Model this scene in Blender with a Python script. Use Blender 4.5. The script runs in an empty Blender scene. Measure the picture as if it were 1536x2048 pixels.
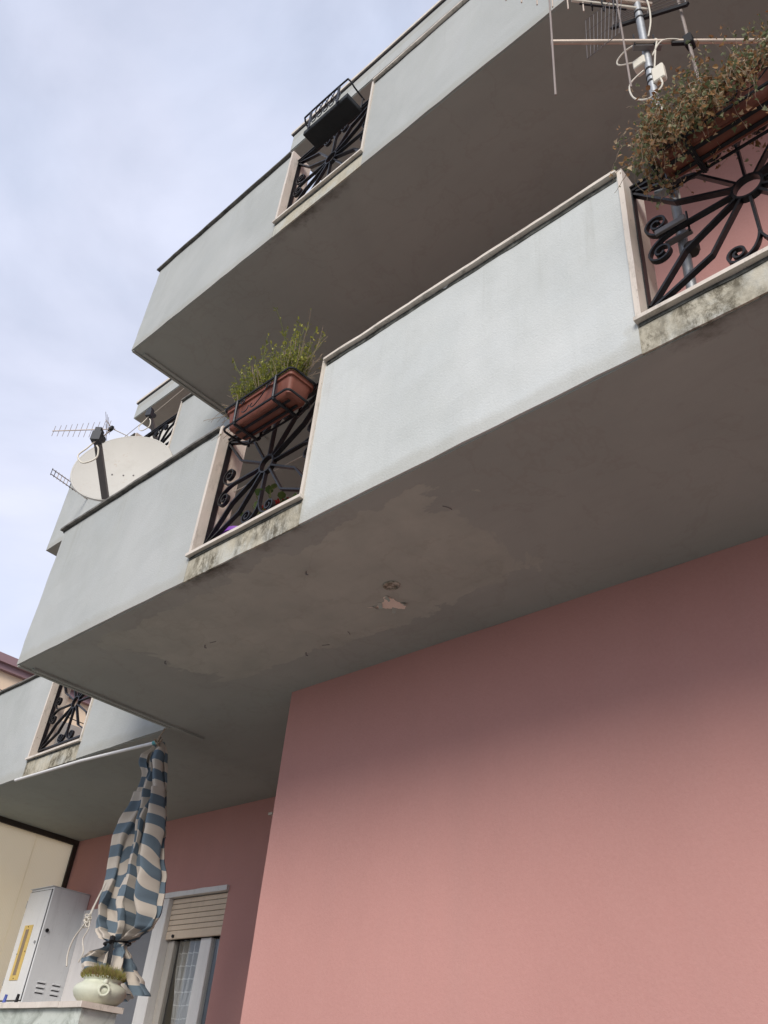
import bpy, bmesh, math, random
from mathutils import Vector, Matrix, noise

random.seed(7)
R = math.radians
scene = bpy.context.scene
col = scene.collection
ZC = 1.6                       # eye height above the street; the coordinates below are measured from the eye

# ------------------------------------------------------------------ camera
cam_d = bpy.data.cameras.new("camera")
cam = bpy.data.objects.new("camera", cam_d)
col.objects.link(cam)
Rr = ((0.73524486, 0.6727092, 0.08292969), (-0.34543316, 0.47716265, -0.80807904), (-0.58317315, 0.5654893, 0.58320745))
cam.matrix_world = Matrix(((Rr[0][0], -Rr[1][0], -Rr[2][0], 0.0),
                           (Rr[0][1], -Rr[1][1], -Rr[2][1], 0.0),
                           (Rr[0][2], -Rr[1][2], -Rr[2][2], ZC),
                           (0, 0, 0, 1)))
cam_d.sensor_fit = 'VERTICAL'
cam_d.sensor_height = 36.0
cam_d.lens = 1709.0 / 2048.0 * 36.0
cam_d.clip_start = 0.05
cam_d.clip_end = 3000
scene.camera = cam

# ------------------------------------------------------------------ sky, sun, exposure
SUN_EL, SUN_AZ = 34.0, 150.0     # azimuth measured clockwise from +Y (into the facade)
world = bpy.data.worlds.new("World")
scene.world = world
world.use_nodes = True
nt = world.node_tree
nt.nodes.clear()
wo = nt.nodes.new("ShaderNodeOutputWorld")
bg = nt.nodes.new("ShaderNodeBackground")
sky = nt.nodes.new("ShaderNodeTexSky")
sky.sky_type = 'NISHITA'
sky.sun_disc = False
sky.sun_elevation = R(SUN_EL)
sky.sun_rotation = R(SUN_AZ)
sky.air_density = 1.0
sky.dust_density = 1.5
tc = nt.nodes.new("ShaderNodeTexCoord")
mp = nt.nodes.new("ShaderNodeMapping")
mp.inputs['Scale'].default_value = (1.0, 1.0, 1.6)
mp.inputs['Rotation'].default_value = (0.2, 0.35, 0.7)
nz = nt.nodes.new("ShaderNodeTexNoise")
nz.inputs['Scale'].default_value = 2.6
nz.inputs['Detail'].default_value = 9
nz.inputs['Roughness'].default_value = 0.52
nz.inputs['Distortion'].default_value = 0.35
cr = nt.nodes.new("ShaderNodeValToRGB")
cr.color_ramp.elements[0].position = 0.30
cr.color_ramp.elements[0].color = (0.55, 0.55, 0.55, 1)
cr.color_ramp.elements[1].position = 0.66
cr.color_ramp.elements[1].color = (0.97, 0.97, 0.97, 1)
nz2 = nt.nodes.new("ShaderNodeTexNoise")
nz2.inputs['Scale'].default_value = 1.7
nz2.inputs['Detail'].default_value = 6
cr2 = nt.nodes.new("ShaderNodeValToRGB")
cr2.color_ramp.elements[0].position = 0.36
cr2.color_ramp.elements[0].color = (5.5, 6.2, 7.9, 1)
cr2.color_ramp.elements[1].position = 0.64
cr2.color_ramp.elements[1].color = (7.1, 7.4, 8.9, 1)
mix = nt.nodes.new("ShaderNodeMixRGB")
L = nt.links.new
L(tc.outputs['Generated'], mp.inputs['Vector'])
L(mp.outputs[0], nz.inputs['Vector'])
L(mp.outputs[0], nz2.inputs['Vector'])
L(nz.outputs['Fac'], cr.inputs[0])
L(nz2.outputs['Fac'], cr2.inputs[0])
L(cr.outputs[0], mix.inputs['Fac'])
L(sky.outputs[0], mix.inputs[1])
L(cr2.outputs[0], mix.inputs[2])
L(mix.outputs[0], bg.inputs['Color'])
bg.inputs['Strength'].default_value = 0.064
L(bg.outputs[0], wo.inputs['Surface'])

sun_d = bpy.data.lights.new("sun", 'SUN')
sun_d.energy = 1.5
sun_d.angle = R(26)
sun_d.color = (1.0, 0.93, 0.84)
sun = bpy.data.objects.new("sun", sun_d)
col.objects.link(sun)
az, el = R(SUN_AZ), R(SUN_EL)
sdir = Vector((math.sin(az) * math.cos(el), math.cos(az) * math.cos(el), math.sin(el)))
sun.rotation_euler = sdir.to_track_quat('Z', 'Y').to_euler()
sun.location = (3, -10, 15)

scene.view_settings.view_transform = 'Standard'
scene.view_settings.look = 'None'
scene.view_settings.gamma = 1
scene.view_settings.use_curve_mapping = False
scene.view_settings.exposure = 0.93
scene.cycles.max_bounces = 8
scene.cycles.diffuse_bounces = 5
scene.cycles.transparent_max_bounces = 16


# ------------------------------------------------------------------ materials
class NM:
    """small node-material builder"""
    def __init__(self, name, rough=0.8, metal=0.0, spec=0.3):
        self.m = bpy.data.materials.new(name)
        self.m.use_nodes = True
        self.t = self.m.node_tree
        self.b = self.t.nodes["Principled BSDF"]
        self.out = self.t.nodes["Material Output"]
        self.b.inputs['Roughness'].default_value = rough
        self.b.inputs['Metallic'].default_value = metal
        self.b.inputs['Specular IOR Level'].default_value = spec
        self.geo = self.t.nodes.new("ShaderNodeNewGeometry")
        self.pos = self.geo.outputs['Position']

    def n(self, typ, **kw):
        x = self.t.nodes.new(typ)
        for k, v in kw.items():
            setattr(x, k, v)
        return x

    def link(self, a, b):
        self.t.links.new(a, b)

    def scaled(self, s):
        x = self.n("ShaderNodeMapping")
        x.inputs['Scale'].default_value = s if hasattr(s, '__len__') else (s, s, s)
        self.link(self.pos, x.inputs['Vector'])
        return x.outputs[0]

    def noise(self, s, detail=5, rough=0.55, dist=0.0):
        x = self.n("ShaderNodeTexNoise")
        x.inputs['Scale'].default_value = 1.0
        x.inputs['Detail'].default_value = detail
        x.inputs['Roughness'].default_value = rough
        x.inputs['Distortion'].default_value = dist
        self.link(self.scaled(s), x.inputs['Vector'])
        return x.outputs['Fac']

    def ramp(self, f, p0, p1, c0=(0, 0, 0), c1=(1, 1, 1)):
        x = self.n("ShaderNodeValToRGB")
        e = x.color_ramp.elements
        e[0].position, e[1].position = p0, p1
        e[0].color, e[1].color = (*c0, 1), (*c1, 1)
        self.link(f, x.inputs[0])
        return x.outputs[0]

    def mix(self, f, a, b, mode='MIX'):
        x = self.n("ShaderNodeMixRGB", blend_type=mode)
        for v, s in ((f, x.inputs[0]), (a, x.inputs[1]), (b, x.inputs[2])):
            if isinstance(v, (int, float)):
                s.default_value = v
            elif isinstance(v, tuple):
                s.default_value = (*v, 1)
            else:
                self.link(v, s)
        return x.outputs[0]

    def math(self, op, a, b=0.0, clamp=False):
        x = self.n("ShaderNodeMath", operation=op, use_clamp=clamp)
        for v, s in ((a, x.inputs[0]), (b, x.inputs[1])):
            if isinstance(v, (int, float)):
                s.default_value = v
            else:
                self.link(v, s)
        return x.outputs[0]

    def xyz(self):
        x = self.n("ShaderNodeSeparateXYZ")
        self.link(self.pos, x.inputs[0])
        return x.outputs

    def color(self, c):
        s = self.b.inputs['Base Color']
        if isinstance(c, tuple):
            s.default_value = (*c, 1)
        else:
            self.link(c, s)
        return self

    def bump(self, h, strength=0.3, dist=0.01):
        x = self.n("ShaderNodeBump")
        x.inputs['Strength'].default_value = strength
        x.inputs['Distance'].default_value = dist
        self.link(h, x.inputs['Height'])
        self.link(x.outputs[0], self.b.inputs['Normal'])
        return self


def sc(c, k):
    return tuple(min(1.0, v * k) for v in c)


def simple(name, c, rough=0.6, metal=0.0, var=0.12, s=9.0, bump=0.0, bs=60.0, spec=0.3, wear=0.0):
    k = NM(name, rough, metal, spec)
    cc = k.mix(k.noise(s), sc(c, 1 - var), sc(c, 1 + var))
    if wear:
        st = k.ramp(k.noise((16, 16, 1.6), 7, 0.7, 0.2), 0.50, 0.74)
        cc = k.mix(k.math('MULTIPLY', st, 0.5 * wear), cc, sc(c, 0.55))
        sp = k.ramp(k.noise((38, 38, 30), 6, 0.76), 0.62, 0.72)
        cc = k.mix(k.math('MULTIPLY', sp, 0.7 * wear), cc, (0.20, 0.15, 0.10))
    k.color(cc)
    if bump:
        k.bump(k.noise(bs, 3), bump, 0.004)
    return k.m


def stucco_paint(name="blue_grey_stucco", g=1.0, dirt=1.0):
    k = NM(name, 0.9, 0, 0.15)
    big = k.ramp(k.noise((1.3, 1.3, 0.9), 5, 0.6, 0.4), 0.34, 0.68)
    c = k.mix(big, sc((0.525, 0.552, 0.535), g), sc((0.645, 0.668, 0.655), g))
    streak = k.ramp(k.noise((9, 9, 0.55), 6, 0.62, 0.2), 0.50, 0.80)
    c = k.mix(k.math('MULTIPLY', streak, 0.34 * dirt), c, (0.42, 0.44, 0.41))
    blue = k.ramp(k.noise((2.1, 2.1, 2.4), 3), 0.5, 0.75)
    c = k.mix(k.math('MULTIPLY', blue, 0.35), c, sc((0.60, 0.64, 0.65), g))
    scuff = k.ramp(k.noise((7, 7, 4.5), 8, 0.7, 1.2), 0.66, 0.74)
    c = k.mix(k.math('MULTIPLY', scuff, 0.30 * dirt), c, (0.36, 0.37, 0.34))
    x, y, z = k.xyz()
    wob = k.math('MULTIPLY', k.noise((9, 9, 6), 8, 0.75), 0.34)
    low = k.math('LESS_THAN', z, 4.6)
    near = None
    for cx_ in (-3.262, -0.454):
        d_ = k.math('ADD', k.math('SUBTRACT', k.math('ABSOLUTE', k.math('SUBTRACT', x, cx_)), 0.476), wob)
        zz_ = k.math('MULTIPLY', k.math('MAXIMUM', k.math('SUBTRACT', z, 4.115), 0.0), 1.4)
        e_ = k.math('SUBTRACT', 1.0, k.math('DIVIDE', k.math('ADD', d_, zz_), 0.24), True)
        near = e_ if near is None else k.math('MAXIMUM', near, e_)
    near = k.math('MULTIPLY', near, low)
    c = k.mix(k.math('MULTIPLY', near, 0.9), c, (0.46, 0.435, 0.345))
    c = k.mix(k.math('MULTIPLY', k.math('MULTIPLY', near, k.ramp(k.noise((26, 26, 14), 8, 0.78), 0.5, 0.66)), 0.7), c, (0.14, 0.125, 0.09))
    # splash-back dirt creeping up from the drip edges, and thin runs below the copings
    fz = k.math('DIVIDE', k.math('FLOORED_MODULO', k.math('SUBTRACT', z, 3.967), 3.10), 1.0) if False else k.math('MODULO', k.math('ADD', z, -3.967 + 6.2), 3.10)
    base_d = k.math('SUBTRACT', 1.0, k.math('DIVIDE', k.math('ADD', fz, k.math('MULTIPLY', k.noise((7, 7, 7), 8, 0.75), -0.11)), 0.05), True)
    c = k.mix(k.math('MULTIPLY', base_d, 0.35), c, (0.33, 0.315, 0.26))
    runs = k.math('MULTIPLY', k.ramp(k.noise((19, 19, 0.6), 6, 0.7, 0.1), 0.56, 0.72), k.ramp(fz, 0.55, 1.12))
    c = k.mix(k.math('MULTIPLY', runs, 0.34 * dirt), c, (0.30, 0.30, 0.26))
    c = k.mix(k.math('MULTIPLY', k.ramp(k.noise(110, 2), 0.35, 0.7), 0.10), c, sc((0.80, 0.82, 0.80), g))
    k.color(c)
    k.bump(k.noise(95, 4, 0.7), 0.42, 0.006)
    return k.m


def soffit_paint():
    k = NM("grey_ceiling_plaster", 0.95, 0, 0.1)
    x, y, z = k.xyz()
    base = k.mix(k.ramp(k.noise(0.9, 5, 0.6, 0.5), 0.35, 0.68), (0.325, 0.352, 0.323), (0.375, 0.402, 0.368))
    # old repair patch of rougher plaster with an uneven edge
    ax = k.math('DIVIDE', k.math('ABSOLUTE', k.math('ADD', x, 3.42)), 1.32)
    ay = k.math('DIVIDE', k.math('ABSOLUTE', k.math('SUBTRACT', y, 2.70)), 0.46)
    dd = k.math('MAXIMUM', ax, ay)
    wob = k.math('MULTIPLY', k.math('SUBTRACT', k.noise(2.3, 6, 0.62, 0.5), 0.5), 0.95)
    dd = k.math('ADD', dd, wob)
    mask = k.ramp(dd, 0.962, 0.976, (1, 1, 1), (0, 0, 0))
    lowfloor = k.math('LESS_THAN', z, 4.6)
    mask = k.math('MULTIPLY', mask, lowfloor)
    pc = k.mix(k.ramp(k.noise(3.2, 7, 0.62, 0.2), 0.34, 0.68), (0.368, 0.396, 0.352), (0.444, 0.470, 0.414))
    c = k.mix(mask, base, pc)
    dirt = k.ramp(k.noise((3.3, 5, 3), 8, 0.72, 0.8), 0.60, 0.76)
    c = k.mix(k.math('MULTIPLY', dirt, 0.22), c, (0.22, 0.20, 0.175))
    tw = k.ramp(k.noise((2.2, 14, 2), 7, 0.68, 0.3), 0.52, 0.72)
    c = k.mix(k.math('MULTIPLY', tw, 0.16), c, (0.27, 0.26, 0.23))
    ring = k.math('ABSOLUTE', k.math('SUBTRACT', k.noise((1.7, 1.7, 1.7), 5, 0.6, 0.3), 0.5))
    c = k.mix(k.math('MULTIPLY', k.ramp(ring, 0.004, 0.016, (1, 1, 1), (0, 0, 0)), 0.13), c, (0.24, 0.22, 0.18))
    # grime creeping in from the drip edge below the two openings
    edge = k.math('SUBTRACT', 1.0, k.math('DIVIDE', k.math('SUBTRACT', k.math('ADD', y, k.math('MULTIPLY', k.noise((11, 16, 5), 9, 0.8), 0.20)), 2.235), 0.085), True)
    wx = k.math('MULTIPLY', k.noise((6, 9, 4), 7, 0.75), 0.9)
    o1 = k.math('SUBTRACT', 1.0, k.math('DIVIDE', k.math('SUBTRACT', k.math('ADD', k.math('ABSOLUTE', k.math('ADD', x, 3.26)), wx), 0.80), 0.25), True)
    o2 = k.math('SUBTRACT', 1.0, k.math('DIVIDE', k.math('SUBTRACT', k.math('ADD', k.math('ABSOLUTE', k.math('ADD', x, 0.42)), wx), 0.72), 0.25), True)
    edge = k.math('MULTIPLY', edge, k.math('MAXIMUM', o1, o2))
    c = k.mix(k.math('MULTIPLY', k.math('MULTIPLY', edge, k.ramp(k.noise((3, 3, 3), 5), 0.38, 0.6)), 0.9), c, (0.075, 0.066, 0.05))
    k.color(c)
    k.bump(k.noise(34, 6, 0.7), 0.22, 0.008)
    return k.m


def pink_paint():
    k = NM("pink_stucco", 0.93, 0, 0.12)
    big = k.ramp(k.noise((0.7, 0.7, 0.5), 5, 0.6, 0.3), 0.3, 0.7)
    c = k.mix(big, (0.480, 0.251, 0.224), (0.540, 0.286, 0.255))
    st = k.ramp(k.noise((5, 5, 0.35), 5, 0.6), 0.45, 0.8)
    c = k.mix(k.math('MULTIPLY', st, 0.28), c, (0.455, 0.268, 0.240))
    roll = k.ramp(k.noise((2.6, 2.6, 1.0), 8, 0.7, 0.8), 0.55, 0.75)
    c = k.mix(k.math('MULTIPLY', roll, 0.14), c, (0.40, 0.22, 0.195))
    c = k.mix(k.math('MULTIPLY', k.ramp(k.noise(60, 3), 0.35, 0.7), 0.12), c, (0.62, 0.37, 0.33))
    k.color(c)
    k.bump(k.noise(70, 5, 0.7), 0.30, 0.006)
    return k.m


def marble():
    k = NM("pale_travertine", 0.5, 0, 0.35)
    c = k.mix(k.ramp(k.noise((5, 5, 1.6), 7, 0.65, 0.6), 0.3, 0.7), (0.58, 0.515, 0.445), (0.73, 0.665, 0.585))
    pit = k.ramp(k.noise((42, 42, 24), 4, 0.7, 0.5), 0.645, 0.70)
    c = k.mix(k.math('MULTIPLY', pit, 0.8), c, (0.17, 0.13, 0.10))
    dirt = k.ramp(k.noise((13, 13, 5), 8, 0.76), 0.54, 0.72)
    c = k.mix(k.math('MULTIPLY', dirt, 0.7), c, (0.26, 0.24, 0.20))
    k.color(c)
    k.bump(k.noise(38, 4), 0.15, 0.004)
    return k.m


def dirty_coping():
    k = NM("weathered_coping_stone", 0.7, 0, 0.25)
    g = k.geo.outputs['Normal']
    c = k.mix(k.ramp(k.noise((6, 6, 6), 7, 0.68), 0.3, 0.7), (0.60, 0.54, 0.47), (0.75, 0.69, 0.61))
    d = k.ramp(k.noise((14, 14, 60), 7, 0.72), 0.52, 0.72)
    c = k.mix(k.math('MULTIPLY', d, 0.8), c, (0.10, 0.09, 0.075))
    k.color(c)
    k.bump(k.noise(40, 4), 0.3, 0.006)
    return k.m


def dark_coping():
    k = NM("blackened_coping_stone", 0.85, 0, 0.15)
    c = k.mix(k.ramp(k.noise((9, 9, 30), 7, 0.72), 0.36, 0.66), (0.075, 0.073, 0.07), (0.25, 0.235, 0.21))
    w = k.ramp(k.noise((5, 5, 40), 6, 0.7), 0.63, 0.74)
    c = k.mix(k.math('MULTIPLY', w, 0.6), c, (0.50, 0.46, 0.40))
    k.color(c)
    k.bump(k.noise(50, 5, 0.7), 0.5, 0.006)
    return k.m


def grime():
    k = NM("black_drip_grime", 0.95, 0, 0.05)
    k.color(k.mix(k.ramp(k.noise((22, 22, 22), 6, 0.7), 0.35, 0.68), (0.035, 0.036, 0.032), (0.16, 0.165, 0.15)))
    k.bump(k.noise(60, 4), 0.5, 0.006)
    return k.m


def stained_cement(name="stained_cement", amt=1.0):
    k = NM(name, 0.93, 0, 0.12)
    c = k.mix(k.ramp(k.noise((6, 6, 5), 7, 0.65, 0.3), 0.3, 0.7), (0.43, 0.395, 0.305), (0.55, 0.52, 0.43))
    w = k.ramp(k.noise((4.2, 4.2, 3.2), 5, 0.6, 0.4), 0.50, 0.62)
    c = k.mix(k.math('MULTIPLY', w, 0.6), c, (0.52, 0.545, 0.52))
    area = k.ramp(k.noise((3.4, 3.4, 3.0), 4, 0.6), 0.38, 0.53)
    d = k.ramp(k.noise((15, 15, 9), 10, 0.80, 0.25), 0.42, 0.57)
    c = k.mix(k.math('MULTIPLY', k.math('MULTIPLY', d, area), 0.9 * amt), c, (0.10, 0.088, 0.062))
    run = k.ramp(k.noise((24, 24, 2.2), 7, 0.72, 0.2), 0.54, 0.68)
    c = k.mix(k.math('MULTIPLY', run, 0.42 * amt), c, (0.20, 0.175, 0.125))
    d2 = k.ramp(k.noise((70, 70, 40), 5, 0.75), 0.62, 0.70)
    c = k.mix(k.math('MULTIPLY', d2, 0.6 * amt), c, (0.09, 0.08, 0.06))
    k.color(c)
    k.bump(k.noise(48, 7, 0.75), 0.6, 0.008)
    return k.m


def iron():
    k = NM("black_wrought_iron", 0.42, 0.3, 0.45)
    c = k.mix(k.ramp(k.noise(22, 6, 0.7), 0.4, 0.75), (0.010, 0.011, 0.014), (0.03, 0.031, 0.036))
    r = k.ramp(k.noise((36, 36, 20), 6, 0.7), 0.66, 0.74)
    c = k.mix(k.math('MULTIPLY', r, 0.5), c, (0.10, 0.055, 0.03))
    k.color(c)
    k.bump(k.noise(110, 3), 0.25, 0.003)
    return k.m


def terracotta():
    k = NM("terracotta_plastic", 0.55, 0, 0.35)
    c = k.mix(k.ramp(k.noise((6, 6, 2), 6, 0.65), 0.3, 0.72), (0.155, 0.048, 0.030), (0.235, 0.082, 0.054))
    d = k.ramp(k.noise((13, 13, 5), 7, 0.72), 0.58, 0.78)
    c = k.mix(k.math('MULTIPLY', d, 0.4), c, (0.36, 0.25, 0.20))
    k.color(c)
    return k.m


def leaf_mat(name, cols, rough=0.6, trans=0.25):
    k = NM(name, rough, 0, 0.25)
    r = k.n("ShaderNodeValToRGB")
    e = r.color_ramp.elements
    while len(e) < len(cols):
        e.new(0.5)
    for i, c in enumerate(cols):
        e[i].position = i / len(cols)
        e[i].color = (*c, 1)
    r.color_ramp.interpolation = 'CONSTANT'
    k.link(k.geo.outputs['Random Per Island'], r.inputs[0])
    k.color(k.mix(k.noise(30, 3), r.outputs[0], k.mix(0.5, r.outputs[0], (0.10, 0.09, 0.04))))
    tr = k.n("ShaderNodeBsdfTranslucent")
    k.link(r.outputs[0], tr.inputs['Color'])
    ms = k.n("ShaderNodeMixShader")
    ms.inputs[0].default_value = trans
    k.link(k.b.outputs[0], ms.inputs[1])
    k.link(tr.outputs[0], ms.inputs[2])
    k.link(ms.outputs[0], k.out.inputs['Surface'])
    return k.m


def dish_mat():
    k = NM("cream_dish_paint", 0.55, 0, 0.3)
    c = k.mix(k.noise(4, 5), (0.50, 0.49, 0.455), (0.55, 0.54, 0.50))
    rust = k.ramp(k.noise((30, 30, 30), 7, 0.78), 0.58, 0.68)
    rz = k.ramp(k.noise((3.2, 3.2, 3.2), 3), 0.47, 0.6)
    c = k.mix(k.math('MULTIPLY', k.math('MULTIPLY', rust, rz), 0.85), c, (0.36, 0.19, 0.07))
    c = k.mix(k.math('MULTIPLY', k.ramp(k.noise((6, 6, 6), 7, 0.72), 0.5, 0.75), 0.25), c, (0.34, 0.32, 0.27))
    k.color(c)
    return k.m


def cloth():
    k = NM("striped_curtain_cloth", 0.95, 0, 0.05)
    uv = k.n("ShaderNodeUVMap")
    sp = k.n("ShaderNodeSeparateXYZ")
    k.link(uv.outputs[0], sp.inputs[0])
    band = k.math('LESS_THAN', k.math('FRACT', k.math('MULTIPLY', sp.outputs[1], 11.0)), 0.5)
    weave = k.noise(160, 2)
    blue = k.mix(k.noise(7, 5), (0.125, 0.172, 0.215), (0.175, 0.228, 0.275))
    cream = k.mix(k.noise(6, 5), (0.55, 0.495, 0.425), (0.64, 0.58, 0.505))
    c = k.mix(band, cream, blue)
    st = k.ramp(k.noise((13, 13, 9), 7, 0.7), 0.62, 0.8)
    c = k.mix(k.math('MULTIPLY', st, 0.35), c, (0.20, 0.17, 0.14))
    k.color(c)
    k.bump(weave, 0.2, 0.003)
    tr = k.n("ShaderNodeBsdfTranslucent")
    k.link(c, tr.inputs['Color'])
    ms = k.n("ShaderNodeMixShader")
    ms.inputs[0].default_value = 0.15
    k.link(k.b.outputs[0], ms.inputs[1])
    k.link(tr.outputs[0], ms.inputs[2])
    k.link(ms.outputs[0], k.out.inputs['Surface'])
    return k.m


def polycarbonate():
    k = NM("cream_translucent_sheet", 0.4, 0, 0.4)
    x, y, z = k.xyz()
    rib = k.math('ABSOLUTE', k.math('SUBTRACT', k.math('FRACT', k.math('MULTIPLY', y, 55.0)), 0.5))
    c = k.mix(k.ramp(k.noise((2, 2, 1), 5, 0.6), 0.3, 0.7), (0.96, 0.905, 0.76), (0.97, 0.93, 0.81))
    c = k.mix(k.math('MULTIPLY', k.ramp(rib, 0.36, 0.48), 0.18), c, (0.55, 0.45, 0.30))
    spk = k.ramp(k.noise(34, 5, 0.7), 0.71, 0.76)
    c = k.mix(k.math('MULTIPLY', spk, 0.5), c, (0.2, 0.16, 0.1))
    k.color(c)
    tr = k.n("ShaderNodeBsdfTranslucent")
    k.link(c, tr.inputs['Color'])
    ms = k.n("ShaderNodeMixShader")
    ms.inputs[0].default_value = 0.85
    k.link(k.b.outputs[0], ms.inputs[1])
    k.link(tr.outputs[0], ms.inputs[2])
    k.link(ms.outputs[0], k.out.inputs['Surface'])
    return k.m


def lace():
    k = NM("white_lace_voile", 0.9, 0, 0.05)
    uv = k.n("ShaderNodeUVMap")
    sp = k.n("ShaderNodeSeparateXYZ")
    k.link(uv.outputs[0], sp.inputs[0])
    gx = k.math('LESS_THAN', k.math('FRACT', k.math('MULTIPLY', sp.outputs[0], 4.0)), 0.05)
    gz = k.math('LESS_THAN', k.math('FRACT', k.math('MULTIPLY', sp.outputs[1], 9.0)), 0.09)
    a = k.math('MAXIMUM', k.math('MULTIPLY', k.math('MAXIMUM', gx, gz), 0.70), 0.36)
    a = k.math('ADD', a, k.math('MULTIPLY', k.noise(14, 4), 0.10), True)
    k.color((0.90, 0.90, 0.90))
    k.link(a, k.b.inputs['Alpha'])
    return k.m


def glass():
    k = NM("window_glass", 0.05)
    t = k.n("ShaderNodeBsdfTransparent")
    t.inputs[0].default_value = (0.95, 0.96, 0.96, 1)
    g = k.n("ShaderNodeBsdfGlossy")
    g.inputs['Roughness'].default_value = 0.03
    ms = k.n("ShaderNodeMixShader")
    ms.inputs[0].default_value = 0.07
    k.link(t.outputs[0], ms.inputs[1])
    k.link(g.outputs[0], ms.inputs[2])
    k.link(ms.outputs[0], k.out.inputs['Surface'])
    return k.m


def low_wall_mat():
    k = NM("mouldy_white_render", 0.92, 0, 0.1)
    c = k.mix(k.ramp(k.noise((3, 3, 3), 7, 0.65, 0.4), 0.3, 0.7), (0.44, 0.48, 0.43), (0.60, 0.63, 0.58))
    d = k.ramp(k.noise((3.5, 3.5, 5), 8, 0.72, 0.8), 0.50, 0.68)
    c = k.mix(k.math('MULTIPLY', d, 0.8), c, (0.17, 0.19, 0.16))
    k.color(c)
    k.bump(k.noise(40, 6, 0.7), 0.5, 0.006)
    return k.m


M = dict(
    stucco=stucco_paint(g=0.715, dirt=1.25), pale_stucco=stucco_paint("lighter_blue_grey_stucco", 0.94, 0.9), soffit=soffit_paint(), pink=pink_paint(), marble=marble(), coping=dirty_coping(), dark_coping=dark_coping(),
    grime=grime(), cement=stained_cement(), cement_clean=stained_cement("lightly_stained_cement", 0.3), iron=iron(), terra=terracotta(), dish=dish_mat(), cloth=cloth(),
    poly=polycarbonate(), lace=lace(), glass=glass(), lowwall=low_wall_mat(),
    dark_flash=simple("dark_roof_flashing", (0.055, 0.05, 0.05), 0.6),
    grey_arm=simple("grey_painted_steel", (0.19, 0.18, 0.18), 0.5, 0.2),
    lnb=simple("dark_grey_plastic", (0.045, 0.05, 0.06), 0.5),
    galv=simple("galvanised_steel", (0.40, 0.42, 0.44), 0.45, 0.55, 0.3, 26, wear=0.6),
    alu=simple("weathered_aluminium", (0.52, 0.44, 0.37), 0.5, 0.4, 0.25, 14),
    rod=simple("dull_antenna_rod", (0.30, 0.255, 0.23), 0.55, 0.2, 0.2, 20),
    cream=simple("cream_plastic", (0.72, 0.68, 0.58), 0.5, 0, 0.08),
    white=simple("white_frame_paint", (0.72, 0.715, 0.70), 0.45, 0, 0.05, wear=0.6),
    shutter=simple("beige_shutter_plastic", (0.66, 0.54, 0.41), 0.5, 0, 0.08, 5, wear=0.6),
    beige=simple("beige_frame", (0.46, 0.43, 0.38), 0.5, 0, 0.06),
    darkroom=simple("dim_room_paint", (0.17, 0.17, 0.18), 0.9),
    greydoor=simple("slate_grey_shutter", (0.17, 0.18, 0.20), 0.55, 0, 0.08),
    palepanel=simple("pale_grey_board", (0.70, 0.68, 0.67), 0.7, 0, 0.05, 4, wear=0.6),
    cabinet=simple("light_grey_enamel", (0.68, 0.70, 0.72), 0.4, 0, 0.05, 5, wear=0.6),
    yellow=simple("aged_yellow_plate", (0.62, 0.46, 0.16), 0.5, 0, 0.18, 20),
    slot=simple("brown_slot_glass", (0.24, 0.19, 0.14), 0.25),
    brown=simple("dark_brown_frame", (0.055, 0.047, 0.04), 0.6, 0, 0.3, 30),
    pot=simple("pale_glazed_stone", (0.60, 0.62, 0.50), 0.55, 0, 0.14, 12, 0.2, 60, wear=0.6),
    soil=simple("dark_soil", (0.03, 0.022, 0.015), 0.95, 0, 0.3, 60),
    peach=simple("peach_render", (0.86, 0.66, 0.47), 0.9, 0, 0.05, 2, 0.2, 60),
    maroon=simple("mauve_roof_edge", (0.30, 0.19, 0.20), 0.7, 0, 0.12, 5),
    peel=simple("bare_undercoat", (0.80, 0.70, 0.60), 0.9, 0, 0.08, 30),
    wire=simple("pale_cord", (0.58, 0.54, 0.47), 0.8),
    tape=simple("black_tape", (0.012, 0.012, 0.014), 0.6),
    paving=simple("street_paving", (0.21, 0.202, 0.187), 0.9, 0, 0.15, 0.8, 0.4, 8),
    purple=simple("purple_plastic_pot", (0.22, 0.07, 0.42), 0.45),
    blue=simple("blue_plastic", (0.10, 0.14, 0.45), 0.45),
    teal=simple("teal_tape", (0.10, 0.34, 0.34), 0.6),
    bark=simple("dry_grey_stem", (0.30, 0.235, 0.17), 0.9, 0, 0.3, 40),
    tray=simple("black_cast_tray", (0.016, 0.018, 0.020), 0.6, 0, 0.25, 18, 0.3, 50),
    cane=simple("brown_cane", (0.16, 0.10, 0.05), 0.7),
    wood=simple("pale_wood_slat", (0.50, 0.40, 0.29), 0.8),
    green_stem=simple("green_stem", (0.12, 0.14, 0.045), 0.8, 0, 0.3, 40),
    shrub_leaf=leaf_mat("yellow_green_leaves", [(0.40, 0.42, 0.08), (0.30, 0.33, 0.06), (0.50, 0.48, 0.12), (0.22, 0.25, 0.06)]),
    ivy_leaf=leaf_mat("dry_ivy_leaves", [(0.36, 0.20, 0.10), (0.19, 0.215, 0.10), (0.46, 0.27, 0.12), (0.16, 0.19, 0.09),
                                        (0.14, 0.175, 0.085), (0.62, 0.47, 0.31), (0.30, 0.15, 0.075), (0.30, 0.31, 0.18), (0.42, 0.23, 0.11)]),
    red_leaf=leaf_mat("red_petals", [(0.45, 0.02, 0.03), (0.6, 0.03, 0.04), (0.30, 0.015, 0.02)]),
    coral_leaf=leaf_mat("coral_succulent", [(0.42, 0.13, 0.10), (0.50, 0.20, 0.15), (0.25, 0.06, 0.05)]),
    ger_leaf=leaf_mat("geranium_leaves", [(0.06, 0.12, 0.03), (0.09, 0.15, 0.04)]),
    moss=leaf_mat("olive_spiky_plant", [(0.33, 0.31, 0.08), (0.24, 0.25, 0.06), (0.42, 0.34, 0.13), (0.28, 0.18, 0.09)]),
)


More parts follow.
